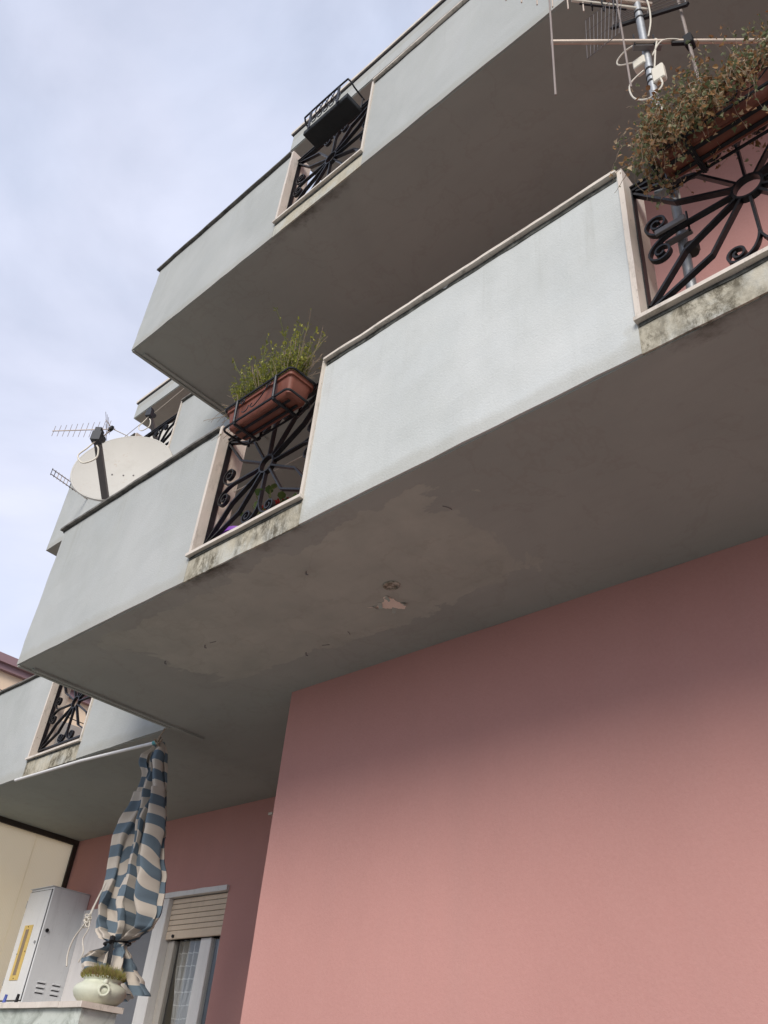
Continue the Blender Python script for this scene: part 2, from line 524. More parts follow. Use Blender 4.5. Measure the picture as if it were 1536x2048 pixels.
# ------------------------------------------------------------------ mesh helpers
def root_of(o):
    while o.parent:
        o = o.parent
    return o


class MB:
    def __init__(self):
        self.v, self.f, self.uv = [], [], None

    def add(self, vs, fs):
        b = len(self.v)
        self.v += [tuple(p) for p in vs]
        self.f += [tuple(b + i for i in f) for f in fs]
        return self

    def box(self, x0, x1, y0, y1, z0, z1, bev=0.0):
        bm = bmesh.new()
        bmesh.ops.create_cube(bm, size=1)
        for v in bm.verts:
            v.co = Vector(((x0 + x1) / 2 + v.co.x * (x1 - x0), (y0 + y1) / 2 + v.co.y * (y1 - y0), (z0 + z1) / 2 + v.co.z * (z1 - z0)))
        if bev:
            bmesh.ops.bevel(bm, geom=bm.edges[:], offset=bev, segments=1, affect='EDGES')
        return self._bm(bm)

    def _bm(self, bm):
        bm.verts.index_update()
        self.add([v.co for v in bm.verts], [[v.index for v in f.verts] for f in bm.faces])
        bm.free()
        return self

    def rough(self, x0, x1, y0, y1, z0, z1, step=0.09, amp=0.0038, bev=0.008, seed=0):
        """box with hand-made, slightly wavy plaster edges"""
        nx = max(1, min(60, int((x1 - x0) / step)))
        ny = max(1, min(24, int((y1 - y0) / step)))
        nz_ = max(1, min(24, int((z1 - z0) / step)))
        bm = bmesh.new()
        idx = {}

        def vert(i, j, k):
            key = (i, j, k)
            if key not in idx:
                idx[key] = bm.verts.new((x0 + (x1 - x0) * i / nx, y0 + (y1 - y0) * j / ny, z0 + (z1 - z0) * k / nz_))
            return idx[key]
        for i in range(nx):
            for j in range(ny):
                bm.faces.new((vert(i, j, 0), vert(i, j + 1, 0), vert(i + 1, j + 1, 0), vert(i + 1, j, 0)))
                bm.faces.new((vert(i, j, nz_), vert(i + 1, j, nz_), vert(i + 1, j + 1, nz_), vert(i, j + 1, nz_)))
        for i in range(nx):
            for k in range(nz_):
                bm.faces.new((vert(i, 0, k), vert(i + 1, 0, k), vert(i + 1, 0, k + 1), vert(i, 0, k + 1)))
                bm.faces.new((vert(i, ny, k), vert(i, ny, k + 1), vert(i + 1, ny, k + 1), vert(i + 1, ny, k)))
        for j in range(ny):
            for k in range(nz_):
                bm.faces.new((vert(0, j, k), vert(0, j, k + 1), vert(0, j + 1, k + 1), vert(0, j + 1, k)))
                bm.faces.new((vert(nx, j, k), vert(nx, j + 1, k), vert(nx, j + 1, k + 1), vert(nx, j, k + 1)))
        if bev:
            sharp = [e for e in bm.edges if len(e.link_faces) == 2 and e.calc_face_angle(0) > 0.5]
            bmesh.ops.bevel(bm, geom=sharp, offset=bev, segments=1, affect='EDGES')
        for v in bm.verts:
            n = noise.noise_vector(v.co * 5.5 + Vector((seed, 3.1, 7.7))) + 0.5 * noise.noise_vector(v.co * 17)
            v.co += n * amp
        return self._bm(bm)

    def prism(self, pts, z0, z1):
        n = len(pts)
        self.add([(x, y, z0) for x, y in pts] + [(x, y, z1) for x, y in pts],
                 [list(range(n))[::-1], list(range(n, 2 * n))] + [[i, (i + 1) % n, n + (i + 1) % n, n + i] for i in range(n)])
        return self

    def tube(self, pts, r, n=8, closed=False, cap=True):
        pts = [Vector(p) for p in pts]
        m = len(pts)
        rad = r if hasattr(r, '__len__') else [r] * m
        rings = []
        up = None
        for i, p in enumerate(pts):
            if closed:
                t = pts[(i + 1) % m] - pts[i - 1]
            else:
                t = pts[min(i + 1, m - 1)] - pts[max(i - 1, 0)]
            if t.length < 1e-9:
                t = Vector((0, 0, 1))
            t.normalize()
            if up is None:
                up = t.orthogonal()
            a = (up - t * up.dot(t))
            if a.length < 1e-6:
                a = t.orthogonal()
            a.normalize()
            up = a
            b = t.cross(a)
            rings.append([p + (a * math.cos(2 * math.pi * k / n) + b * math.sin(2 * math.pi * k / n)) * rad[i] for k in range(n)])
        vs = [q for rg in rings for q in rg]
        fs = []
        for i in range(m if closed else m - 1):
            j = (i + 1) % m
            for k in range(n):
                fs.append([i * n + k, i * n + (k + 1) % n, j * n + (k + 1) % n, j * n + k])
        if cap and not closed:
            fs.append(list(range(n))[::-1])
            fs.append(list(range((m - 1) * n, m * n)))
        return self.add(vs, fs)

    def strip(self, pts, y0, y1, th, closed=False):
        """flat iron bar: path in the XZ plane, th thick in the plane and y0..y1 deep"""
        m = len(pts)
        P = [Vector((p[0], p[1])) for p in pts]
        left, right = [], []
        for i in range(m):
            if closed:
                a, b = P[i - 1], P[(i + 1) % m]
            else:
                a, b = P[max(i - 1, 0)], P[min(i + 1, m - 1)]
            t = (b - a).normalized()
            nn = Vector((-t.y, t.x))
            left.append(P[i] + nn * th / 2)
            right.append(P[i] - nn * th / 2)
        vs = []
        for l, r in zip(left, right):
            vs += [(l.x, y0, l.y), (r.x, y0, r.y), (r.x, y1, r.y), (l.x, y1, l.y)]
        fs = []
        for i in range(m if closed else m - 1):
            a, b = i * 4, ((i + 1) % m) * 4
            for k in range(4):
                fs.append([a + k, a + (k + 1) % 4, b + (k + 1) % 4, b + k])
        if not closed:
            fs += [[3, 2, 1, 0], [(m - 1) * 4 + k for k in range(4)]]
        return self.add(vs, fs)

    def bar(self, a, b, w, h, up=(0, 0, 1)):
        a, b = Vector(a), Vector(b)
        t = (b - a).normalized()
        s = t.cross(Vector(up))
        if s.length < 1e-5:
            s = t.orthogonal()
        s.normalize()
        u = s.cross(t)
        vs = []
        for p in (a, b):
            for i, j in ((-1, -1), (1, -1), (1, 1), (-1, 1)):
                vs.append(p + s * i * w / 2 + u * j * h / 2)
        return self.add(vs, [[3, 2, 1, 0], [4, 5, 6, 7], [0, 1, 5, 4], [1, 2, 6, 5], [2, 3, 7, 6], [3, 0, 4, 7]])

    def lathe(self, c, prof, n=32):
        vs = []
        for r, z in prof:
            for k in range(n):
                a = 2 * math.pi * k / n
                vs.append((c[0] + r * math.cos(a), c[1] + r * math.sin(a), c[2] + z))
        fs = []
        for i in range(len(prof) - 1):
            for k in range(n):
                fs.append([i * n + k, i * n + (k + 1) % n, (i + 1) * n + (k + 1) % n, (i + 1) * n + k])
        fs.append(list(range(n))[::-1])
        fs.append(list(range((len(prof) - 1) * n, len(prof) * n)))
        return self.add(vs, fs)

    def build(self, name, mat, parent=None, base=None, smooth=False, label=None, fixn=True):
        me = bpy.data.meshes.new(name)
        if parent is not None:
            o0 = root_of(parent)
            b = Vector(o0['base'])
        else:
            b = Vector(base) if base else Vector(min(self.v, key=lambda p: p[2]))
        me.from_pydata([(p[0] - b.x, p[1] - b.y, p[2] - b.z) for p in self.v], [], self.f)
        if self.uv:
            ul = me.uv_layers.new(name="UVMap")
            for lp in me.loops:
                ul.data[lp.index].uv = self.uv[lp.vertex_index]
        if fixn:
            bm = bmesh.new()
            bm.from_mesh(me)
            bmesh.ops.recalc_face_normals(bm, faces=bm.faces)
            bm.to_mesh(me)
            bm.free()
        if smooth:
            for p in me.polygons:
                p.use_smooth = True
            try:
                me.set_sharp_from_angle(angle=R(38))
            except Exception:
                pass
        me.materials.append(mat)
        o = bpy.data.objects.new(name, me)
        col.objects.link(o)
        if parent is not None:
            o.parent = parent
        else:
            o.location = (b.x, b.y, b.z + ZC)
            o['base'] = tuple(b)
        if label:
            o['label'] = label
        return o


def thing(name, label, cat, base, group=None):
    o = bpy.data.objects.new(name, None)
    o.empty_display_size = 0.1
    col.objects.link(o)
    o.location = (base[0], base[1], base[2] + ZC)
    o['base'] = tuple(float(q) for q in base)
    o['label'], o['category'] = label, cat
    if group:
        o['group'] = group
    return o


def tag(o, label, cat, group=None):
    o['label'], o['category'] = label, cat
    if group:
        o['group'] = group
    return o


def dup(root, delta, label):
    def rec(o, par):
        c = o.copy()
        col.objects.link(c)
        if par is not None:
            c.parent = par
        for ch in list(o.children):
            rec(ch, c)
        return c
    r = rec(root, None)
    r.location = root.location + Vector(delta)
    r['base'] = tuple(Vector(root['base']) + Vector(delta))
    r['label'] = label
    return r


def sm(pts, k=6):
    """Catmull-Rom through the points"""
    P = [Vector(p) for p in pts]
    out = []
    for i in range(len(P) - 1):
        p0, p1, p2, p3 = P[max(i - 1, 0)], P[i], P[i + 1], P[min(i + 2, len(P) - 1)]
        for s in range(k):
            t = s / k
            out.append(0.5 * ((2 * p1) + (p2 - p0) * t + (2 * p0 - 5 * p1 + 4 * p2 - p3) * t * t + (-p0 + 3 * p1 - 3 * p2 + p3) * t ** 3))
    out.append(P[-1])
    return out


# ------------------------------------------------------------------ key dimensions (metres, z from the eye)
YF = 2.13            # outer face of the projecting balconies
YW = 3.48            # main pink wall, and front face line of the set-back terrace balconies
YR = 4.98            # recessed wall
XA = -5.655          # left end of the projecting balconies
XB = -9.60           # left end of the set-back balconies at the recessed wall
XF = -9.47           # and at their front
XR = 4.5
XC = -4.31           # pink wall corner
Z1 = 2.367
ST = 3.10
TH = 0.17
PH = 1.128           # soffit to underside of coping
SB = 0.160           # soffit to underside of sill
ZROOF = 8.40

# ------------------------------------------------------------------ ground
g = MB().box(-220, 220, -220, 220, -1.70, -ZC).build("ground", M['paving'], base=(0, 0, -ZC))
g['kind'] = 'structure'

# ------------------------------------------------------------------ apartment building
BLD = thing("apartment_building", "pink apartment building with stacked blue grey balconies filling the view", "building", (XC, YW, -ZC))

slab_pts = [(XA + 0.004, YF + 0.010), (XR, YF + 0.010), (XR, YR + 0.2), (XB, YR + 0.2), (XF + 0.004, YW - 0.05), (XA + 0.004, YW - 0.05)]


def parapet(bal, x0, x1, y0, zb, label=None, seed=0, mat='stucco'):
    MB().rough(x0, x1, y0 - 0.004, y0 + TH, zb + 0.005, zb + PH, seed=seed).build("parapet_panel", M[mat], bal, label=label)


def coping(bal, x0, x1, y0, zb, ch, seed=0, mat='coping'):
    MB().rough(x0, x1, y0 - 0.032, y0 + TH + 0.02, zb + PH + 0.001, zb + PH + 0.019, 0.07, 0.0032, 0.004, seed).build("coping", M[mat], bal)
    # black grime under the overhang
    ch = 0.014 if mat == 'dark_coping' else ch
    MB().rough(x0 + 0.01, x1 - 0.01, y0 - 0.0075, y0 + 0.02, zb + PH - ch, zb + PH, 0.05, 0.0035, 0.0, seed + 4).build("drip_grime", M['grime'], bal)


def opening(bal, x0, x1, y0, zb, seed=0):
    """low plaster band, stone sill and two stone jambs of a railed opening"""
    MB().rough(x0, x1, y0 - 0.001, y0 + TH, zb + 0.004, zb + SB, 0.05, 0.003, 0.004, seed).build("sill_band", M['cement_clean' if zb > 4 else 'cement'], bal)
    MB().rough(x0 - 0.004, x1 + 0.004, y0 - 0.030, y0 + TH + 0.02, zb + SB + 0.001, zb + SB + 0.020, 0.11, 0.0015, 0.003, seed + 1).build("sill_stone", M['marble'], bal)
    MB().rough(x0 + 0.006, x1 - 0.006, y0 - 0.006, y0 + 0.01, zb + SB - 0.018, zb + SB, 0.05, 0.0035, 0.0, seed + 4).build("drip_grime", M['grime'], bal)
    for a, b in ((x0 - 0.001, x0 + 0.023), (x1 - 0.020, x1 + 0.001)):
        MB().rough(a, b, y0 - 0.016, y0 + TH + 0.015, zb + SB + 0.021, zb + PH + 0.020, 0.14, 0.0015, 0.003, seed + 2).build("jamb_stone", M['marble'], bal)


OPW = 0.952
O2 = (-3.738, -3.738 + OPW)
O3 = (-0.930, -0.930 + OPW)
OB = (-7.985, -7.985 + OPW)

for lev, name in ((0, 'first'), (1, 'second')):
    zb = Z1 + ST * lev
    bal = MB().prism(slab_pts, zb, zb + 0.135).build("balcony", M['soffit'], BLD)
    ch = 0.03 if lev == 0 else 0.014
    s = lev * 10
    # projecting part
    parapet(bal, XA, O2[0], YF, zb, seed=s)
    coping(bal, XA - 0.03, O2[0] - 0.002, YF, zb, ch, s, 'dark_coping')
    opening(bal, O2[0], O2[1], YF, zb, s)
    if lev == 0:
        parapet(bal, O2[1], O3[0], YF, zb, "lighter parapet panel", s + 1, 'pale_stucco')  # this panel alone takes the lighter, less streaked stucco tone
        coping(bal, O2[1] + 0.002, O3[0] - 0.002, YF, zb, ch, s + 1)
        opening(bal, O3[0], O3[1], YF, zb, s + 3)
        parapet(bal, O3[1], XR, YF, zb, seed=s + 2)
        coping(bal, O3[1] + 0.002, XR, YF, zb, ch, s + 2)
    else:
        parapet(bal, O2[1], XR, YF, zb, seed=s + 1)
        coping(bal, O2[1] + 0.002, XR, YF, zb, ch, s + 1)
    # side parapet
    MB().rough(XA - 0.003, XA + 0.16, YF + TH + 0.001, YW - 0.07, zb + 0.136, zb + PH, seed=s).build("parapet_panel", M['stucco'], bal)
    MB().rough(XA - 0.03, XA + 0.18, YF + TH + 0.022, YW - 0.07, zb + PH + 0.001, zb + PH + 0.027, 0.12, 0.002, 0.004).build("coping", M['coping'], bal)
    # set-back part
    yb = YW - 0.06
    parapet(bal, XF, OB[0], yb, zb, seed=s + 5)
    coping(bal, XF - 0.03, OB[0] - 0.002, yb, zb, 0.02, s + 5, 'dark_coping')
    opening(bal, OB[0], OB[1], yb, zb, s + 6)
    parapet(bal, OB[1], XA + 0.16, yb, zb, seed=s + 7)
    coping(bal, OB[1] + 0.002, XA + 0.16, yb, zb, 0.02, s + 7, 'dark_coping')
    MB().rough(XF - 0.003, XF + 0.16, yb + TH + 0.001, YR, zb + 0.136, zb + PH, seed=s + 8).build("parapet_panel", M['stucco'], bal)
    # drip strip along the left end of the soffit
    MB().rough(XA + 0.055, XA + 0.085, YF + 0.09, YW + 0.22, zb - 0.016, zb - 0.001, 0.08, 0.002, 0.003).build("drip_strip", M['soffit'], bal)
    MB().rough(XA + 0.002, XA + 0.028, YF + 0.004, YW - 0.06, zb - 0.010, zb - 0.001, 0.08, 0.002, 0.003).build("drip_strip", M['soffit'], bal)
    if lev == 0:
        B1 = bal

# peeled paint, old fixture hole, nails in the soffit of the first floor balcony
rnd = random.Random(4)


def flake(cx, cy, outline, mat, z, name, parent, th=0.003):
    pts = []
    n = len(outline)
    for i in range(n):
        a, b = Vector(outline[i]), Vector(outline[(i + 1) % n])
        for s in range(4):
            p = a.lerp(b, s / 4)
            p += Vector((rnd.uniform(-1, 1), rnd.uniform(-1, 1))) * 0.006
            pts.append((cx + p.x, cy + p.y))
    return MB().prism(pts, z - th, z - 0.0005).build(name, mat, parent)


flake(-2.935, 2.985, [(-0.125, -0.062), (-0.07, -0.045), (-0.05, -0.055), (0.005, -0.072), (0.03, -0.105), (0.05, -0.088), (0.062, -0.04), (0.058, 0.01), (0.075, 0.03), (0.045, 0.062), (0.0, 0.03), (-0.03, 0.012), (-0.06, -0.02)], M['peel'], Z1, "peeled_patch", B1)
for (fx_, fy_, a_, l_) in ((-3.04, 2.94, 0.3, 0.03), (-2.97, 2.915, 2.0, 0.035), (-2.90, 2.885, 1.2, 0.03), (-2.875, 3.0, 0.2, 0.03), (-2.93, 3.005, 2.6, 0.032)):
    d_ = Vector((math.cos(a_), math.sin(a_), 0))
    n_ = Vector((-d_.y, d_.x, 0))
    o_ = Vector((fx_, fy_, Z1 - 0.002))
    fk = MB()
    rows = [(0, 0), (0.4, -0.004), (0.8, -0.011), (1.0, -0.019)]
    fk.add([o_ + d_ * l_ * t_ + n_ * w_ * (0.018 - 0.008 * t_) + Vector((0, 0, z_)) for t_, z_ in rows for w_ in (-1, 1)], [(0, 1, 3, 2), (2, 3, 5, 4), (4, 5, 7, 6)])
    fk.build("paint_flake", M['soffit'], B1)
hole = MB()
hole.tube([(-2.787 + 0.045 * math.cos(a), 2.814 + 0.036 * math.sin(a), Z1 - 0.004) for a in [i * 0.35 for i in range(18)]], 0.006, 6, True)
fx = hole.build("fixture_hole", M['cement'], B1)
MB().prism([(-2.787 + 0.038 * math.cos(a), 2.814 + 0.03 * math.sin(a)) for a in [i * 0.5 for i in range(12)]], Z1 - 0.003, Z1 - 0.0008).build("fixture_scar", M['cement'], B1)
for (x, y) in ((-4.254, 2.683), (-4.676, 2.678), (-3.78, 3.114), (-3.073, 2.449)):
    MB().tube([(x, y, Z1 - 0.001), (x + 0.004, y, Z1 - 0.02), (x + 0.016, y + 0.004, Z1 - 0.024)], 0.0035, 6).build("hook", M['grey_arm'], B1)
for (x, y, l, a) in ((-2.11, 2.42, 0.05, 1.2), (-3.62, 3.10, 0.05, 0.4), (-3.36, 3.06, 0.04, 2.0), (-4.2, 2.68, 0.05, 0.2)):
    MB().tube(sm([(x, y, Z1 - 0.002), (x + l * .5 * math.cos(a) + .006, y + l * .5 * math.sin(a), Z1 - 0.004), (x + l * math.cos(a), y + l * math.sin(a), Z1 - 0.002)], 4), 0.0016, 5).build("plaster_crack", M['grey_arm'], B1)

# walls
zw = [(-ZC, Z1), (Z1 + 0.135, Z1 + ST), (Z1 + ST + 0.135, ZROOF)]
for i, (a, b) in enumerate(zw):
    MB().rough(XC, XR, YW, YR + 0.6, a, b - 0.0005, 0.25, 0.002, 0.006, i).build("wall", M['pink'], BLD)
    if i > 0:
        MB().box(XB - 0.1, XC - 0.001, YR, YR + 0.25, a, b - 0.0005).build("wall", M['pink'], BLD)

# ground-floor recess wall with its window opening
WX0, WX1, WZ0, WZ1 = -8.40, -6.62, -0.45, 1.60
MB().box(XB - 0.1, WX0, YR, YR + 0.25, -ZC, Z1 - 0.0005).build("wall", M['pink'], BLD)
MB().box(WX1, XC - 0.001, YR, YR + 0.25, -ZC, Z1 - 0.0005).build("wall", M['pink'], BLD)
MB().box(WX0, WX1, YR, YR + 0.25, WZ1 + 0.045, Z1 - 0.0005).build("wall", M['pink'], BLD)
room = MB()
room.box(WX0 - 0.4, WX1 + 0.4, YR + 2.2, YR + 2.3, -0.6, 2.2)
room.box(WX0 - 0.5, WX0 - 0.4, YR + 0.25, YR + 2.3, -0.6, 2.2)
room.box(WX1 + 0.4, WX1 + 0.5, YR + 0.25, YR + 2.3, -0.6, 2.2)
room.box(WX0 - 0.5, WX1 + 0.5, YR + 0.25, YR + 2.3, 2.2, 2.3)
room.box(WX0 - 0.5, WX1 + 0.5, YR + 0.25, YR + 2.3, -0.7, -0.6)
room.build("room", M['darkroom'], BLD)

win = MB()
win.box(-7.66, -7.485, YR - 0.02, YR + 0.10, WZ0, WZ1 - 0.001, 0.006)        # wide white mullion
win.box(-6.66, WX1 - 0.001, YR + 0.06, YR + 0.12, WZ0, 1.245, 0.004)
WIN = win.build("window", M['white'], BLD)
MB().rough(WX0 - 0.02, WX1 + 0.005, YR - 0.03, YR + 0.10, WZ1 + 0.0, WZ1 + 0.044, 0.12, 0.004, 0.004).build("lintel_trim", M['white'], WIN)
zt = WZ1 - 0.004
nsl = 6
hh = 0.046
zz = zt
k = 0
while zz - hh > 1.30:
    MB().box(-7.483, WX1 - 0.002, YR + 0.028 + 0.001 * (k % 2), YR + 0.05, zz - hh, zz - 0.004, 0.004).build("slat", M['shutter'], WIN)
    MB().box(WX0 + 0.002, -7.662, YR + 0.028 + 0.001 * (k % 2), YR + 0.05, zz - hh, zz - 0.004, 0.004).build("slat", M['shutter'], WIN) if k < 4 else None
    zz -= hh
    k += 1
MB().box(-7.483, WX1 - 0.002, YR + 0.026, YR + 0.05, 1.245, zz - 0.003, 0.005).build("slat", M['shutter'], WIN, label="wide bottom slat of the roller shutter")
MB().tube([(-7.36, YR + 0.012, 1.27), (-7.36, YR + 0.03, 1.27)], 0.014, 8).build("shutter_stop", M['tape'], WIN)
MB().box(-7.483, WX1 - 0.002, YR + 0.034, YR + 0.044, zz, zt).build("shutter_backing", M['brown'], WIN)
for a, b, m in ((-7.48, -7.385, 'beige'), (-6.985, -6.83, 'white')):
    MB().box(a, b, YR + 0.065, YR + 0.12, WZ0, 1.244, 0.006).build("stile", M[m], WIN)
MB().box(-7.384, -6.986, YR + 0.092, YR + 0.098, WZ0, 1.243).build("pane", M['glass'], WIN)
MB().box(-6.829, -6.662, YR + 0.092, YR + 0.098, WZ0, 1.243).build("pane", M['glass'], WIN)
MB().box(WX0 + 0.01, -7.662, YR + 0.06, YR + 0.09, WZ0, zt - 4 * hh - 0.002).build("shutter_leaf", M['greydoor'], WIN)
MB().box(WX0 - 0.8, WX1, YR - 0.002, YR + 0.1, -ZC, WZ0 - 0.001).build("wall", M['pink'], BLD)


def lace_curtain(x0, x1, y, ztop, zpinch, name, flare):
    NX, NZ = 60, 50
    b = MB()
    b.uv = []
    cx = x0 + (x1 - x0) * 0.42
    for j in range(NZ + 1):
        t = j / NZ
        z = ztop + (WZ0 + 0.1 - ztop) * t
        # pulled in towards the tie
        d = (z - zpinch) / 0.5
        w = 1.0 - 0.62 * math.exp(-d * d * 1.4) * flare
        for i in range(NX + 1):
            u = i / NX
            x = cx + (x0 + (x1 - x0) * u - cx) * w
            yy = y + 0.022 * math.sin(u * 34 + 0.6 * math.sin(z * 4)) + 0.008 * math.sin(u * 71 + z * 3)
            zs = z + 0.05 * abs(u - 0.42) * math.exp(-d * d * 2) * flare
            b.v.append((x, yy, zs))
            b.uv.append((u * (x1 - x0) / 0.55, -(z - ztop) / 0.95))
    for j in range(NZ):
        for i in range(NX):
            q = j * (NX + 1) + i
            b.f.append((q, q + 1, q + NX + 2, q + NX + 1))
    return b.build(name, M['lace'], WIN, smooth=True, fixn=False)


lace_curtain(-7.42, -6.95, YR + 0.17, 1.26, 0.42, "lace_curtain", 0.8)
lace_curtain(-6.84, -6.52, YR + 0.17, 1.26, 0.45, "lace_curtain", 0.7)

# roof with its overhanging eaves
roof_pts = [(-4.75, 2.66), (XR, 2.66), (XR, YR + 2.0), (-9.87, YR + 2.0), (-9.87, 4.10), (-4.75, 4.10)]
ROOF = MB().prism(roof_pts, ZROOF, ZROOF + 0.285).build("roof", M['stucco'], BLD)
inset = [(-4.74, 2.67), (XR - .01, 2.67), (XR - .01, YR - 0.01), (-9.86, YR - 0.01), (-9.86, 4.11), (-4.74, 4.11)]
MB().prism(inset, ZROOF - 0.012, ZROOF - 0.001).build("soffit_board", M['soffit'], ROOF)
fl = MB()
fl.box(-4.765, XR, 2.645, 2.72, ZROOF + 0.286, ZROOF + 0.302)
fl.box(-4.765, -4.70, 2.721, 4.084, ZROOF + 0.286, ZROOF + 0.302)
fl.box(-9.885, -4.70, 4.085, 4.15, ZROOF + 0.286, ZROOF + 0.302)
fl.build("roof_flashing", M['dark_flash'], ROOF)
fl = MB()
fl.box(-4.775, XR, 2.635, 2.72, ZROOF + 0.303, ZROOF + 0.345)
fl.box(-4.775, -4.70, 2.721, 4.074, ZROOF + 0.303, ZROOF + 0.345)
fl.box(-9.895, -4.70, 4.075, 4.15, ZROOF + 0.303, ZROOF + 0.345)
fl.build("roof_upstand", M['coping'], ROOF)

# ------------------------------------------------------------------ iron railings (one model, five openings)
RG = "iron railings set in the balcony openings"


def make_railing(cx, y, cz, label):
    W, H = 0.895, 0.775
    d0, d1 = y - 0.014, y + 0.014
    t = thing("iron_railing", label, "railing", (cx, y, cz - H / 2 - 0.08), RG)
    f = MB()
    th = 0.016
    x0, x1, z0, z1 = cx - W / 2, cx + W / 2, cz - H / 2, cz + H / 2
    f.box(x0 - th, x0, d0 - 0.004, d1 + 0.004, z0 - th, z1 + th)
    f.box(x1, x1 + th, d0 - 0.004, d1 + 0.004, z0 - th, z1 + th)
    f.box(x0 + 0.0005, x1 - 0.0005, d0 - 0.003, d1 + 0.003, z0 - th, z0)
    f.box(x0 + 0.0005, x1 - 0.0005, d0 - 0.003, d1 + 0.003, z1, z1 + th)
    for xx in (x0 + 0.03, x1 - 0.03):
        f.box(xx - 0.008, xx + 0.008, d0, d1, z0 - 0.078, z0 - th - 0.0005)
    f.build("frame", M['iron'], t)
    MB().box(x0 - th - 0.01, x1 + th + 0.01, y - 0.026, y + 0.026, z1 + th + 0.001, z1 + th + 0.013, 0.003).build("handrail", M['iron'], t)
    MB().strip([(cx + 0.058 * math.cos(a), cz + 0.058 * math.sin(a)) for a in [2 * math.pi * i / 28 for i in range(28)]], d0 - 0.001, d1 + 0.001, 0.011, True).build("ring", M['iron'], t, smooth=True)
    for sx in (-1, 1):
        for sz in (-1, 1):
            for (bx, bz, ang, ox) in ((0.275, 0.160, 33, 0.0), (0.180, 0.262, 54, 0.012)):
                ra = R(ang)
                pr = (cx + sx * 0.061 * math.cos(ra), cz + sz * 0.061 * math.sin(ra))
                pc = (cx + sx * (W / 2 - 0.004 - ox), cz + sz * (H / 2 - 0.006 - (0.0 if ox else 0.012)))
                MB().strip([pr, (cx + sx * bx, cz + sz * bz), pc], d0 + (0.001 if ox else 0), d1 - (0.001 if ox else 0), 0.011).build("kite_bar", M['iron'], t)
    # stems from the ring, each splitting into two scrolls
    for (ax, az_) in ((-1, 0), (1, 0), (0, -1), (0, 1)):
        L_ = 0.285 if ax else 0.275
        MB().strip([(cx + ax * 0.0635, cz + az_ * 0.0635), (cx + ax * L_, cz + az_ * L_)], d0 + 0.0015, d1 - 0.0015, 0.0105).build("stem", M['iron'], t)
        for s in (-1, 1):
            if ax:
                A0, A1, B0, r0 = L_, 0.418, 0.085, 0.050
            else:
                A0, A1, B0, r0 = 0.255, 0.374, 0.088, 0.043
            # path in (along, across)
            pts = []
            ca, cb = A1 - r0, B0 + 0.004
            for i in range(9):
                a = i / 8 * math.pi / 2
                pts.append((A0 + (A1 - A0) * math.sin(a), (cb) * (1 - math.cos(a))))
            turns = 1.45
            for i in range(1, 33):
                q = i / 32
                a = q * turns * 2 * math.pi
                rr = r0 * (1 - q) + 0.010 * q
                pts.append((ca + rr * math.cos(a), cb + rr * math.sin(a)))
            if ax:
                P = [(cx + ax * a, cz + s * b) for a, b in pts]
            else:
                P = [(cx + s * b, cz + az_ * a) for a, b in pts]
            MB().strip(P, d0 + 0.0022, d1 - 0.0022, 0.009).build("scroll", M['iron'], t, smooth=True)
    return t


ry = YF + 0.068
rz = 3.030
rail_a = make_railing((O2[0] + O2[1]) / 2, ry, rz, "black iron railing below the green plant trough, first floor front")
oA = (O2[0] + O2[1]) / 2
dup(rail_a, ((O3[0] + O3[1]) / 2 - oA, 0, 0), "large black iron railing under the dry ivy, antenna mast behind it")
dup(rail_a, (0, 0, ST), "black iron railing below the black basket on the top floor")
dup(rail_a, ((OB[0] + OB[1]) / 2 - oA, YW - 0.06 - YF, 0), "black iron railing at lower left with the peach house seen through it")
dup(rail_a, ((OB[0] + OB[1]) / 2 - oA, YW - 0.06 - YF, ST), "small far black iron railing partly hidden behind the big satellite dish")


# ------------------------------------------------------------------ plant troughs in hanging holders
def rounded_rect(x0, x1, y0, y1, z, r=0.02, n=4):
    pts = []
    for cx, cy, a0 in ((x1 - r, y1 - r, 0), (x0 + r, y1 - r, 90), (x0 + r, y0 + r, 180), (x1 - r, y0 + r, 270)):
        for i in range(n + 1):
            a = R(a0 + 90 * i / n)
            pts.append((cx + r * math.cos(a), cy + r * math.sin(a), z))
    return pts


def make_trough(x0, x1, y0, y1, zb, zt, label):
    t = thing("plant_trough", label, "planter", ((x0 + x1) / 2, (y0 + y1) / 2, zb), "terracotta troughs hung on the railings")
    b = MB()
    lv = []
    for (z, inn) in ((zb, 0.030), (zb + 0.012, 0.018), (zt - 0.03, 0.004), (zt - 0.029, -0.006), (zt, -0.007), (zt, 0.010), (zt - 0.05, 0.016)):
        lv.append(rounded_rect(x0 + inn, x1 - inn, y0 + inn, y1 - inn, z, 0.025))
    n = len(lv[0])
    vs = [p for l in lv for p in l]
    fs = [list(range(n))[::-1]]
    for i in range(len(lv) - 1):
        for k_ in range(n):
            fs.append([i * n + k_, i * n + (k_ + 1) % n, (i + 1) * n + (k_ + 1) % n, (i + 1) * n + k_])
    b.add(vs, fs)
    b.build("trough_body", M['terra'], t, smooth=True)
    sz = zt - 0.03
    MB().prism([(p[0], p[1]) for p in rounded_rect(x0 + 0.017, x1 - 0.017, y0 + 0.017, y1 - 0.017, 0, 0.02)], sz - 0.01, sz).build("soil", M['soil'], t)
    # moulded ribs under the tray
    r = MB()
    for yy in (0.30, 0.70):
        r.box(x0 + 0.06, x1 - 0.06, y0 + (y1 - y0) * yy - 0.006, y0 + (y1 - y0) * yy + 0.006, zb - 0.006, zb + 0.004)
    r.build("base_rib", M['terra'], t)
    return t


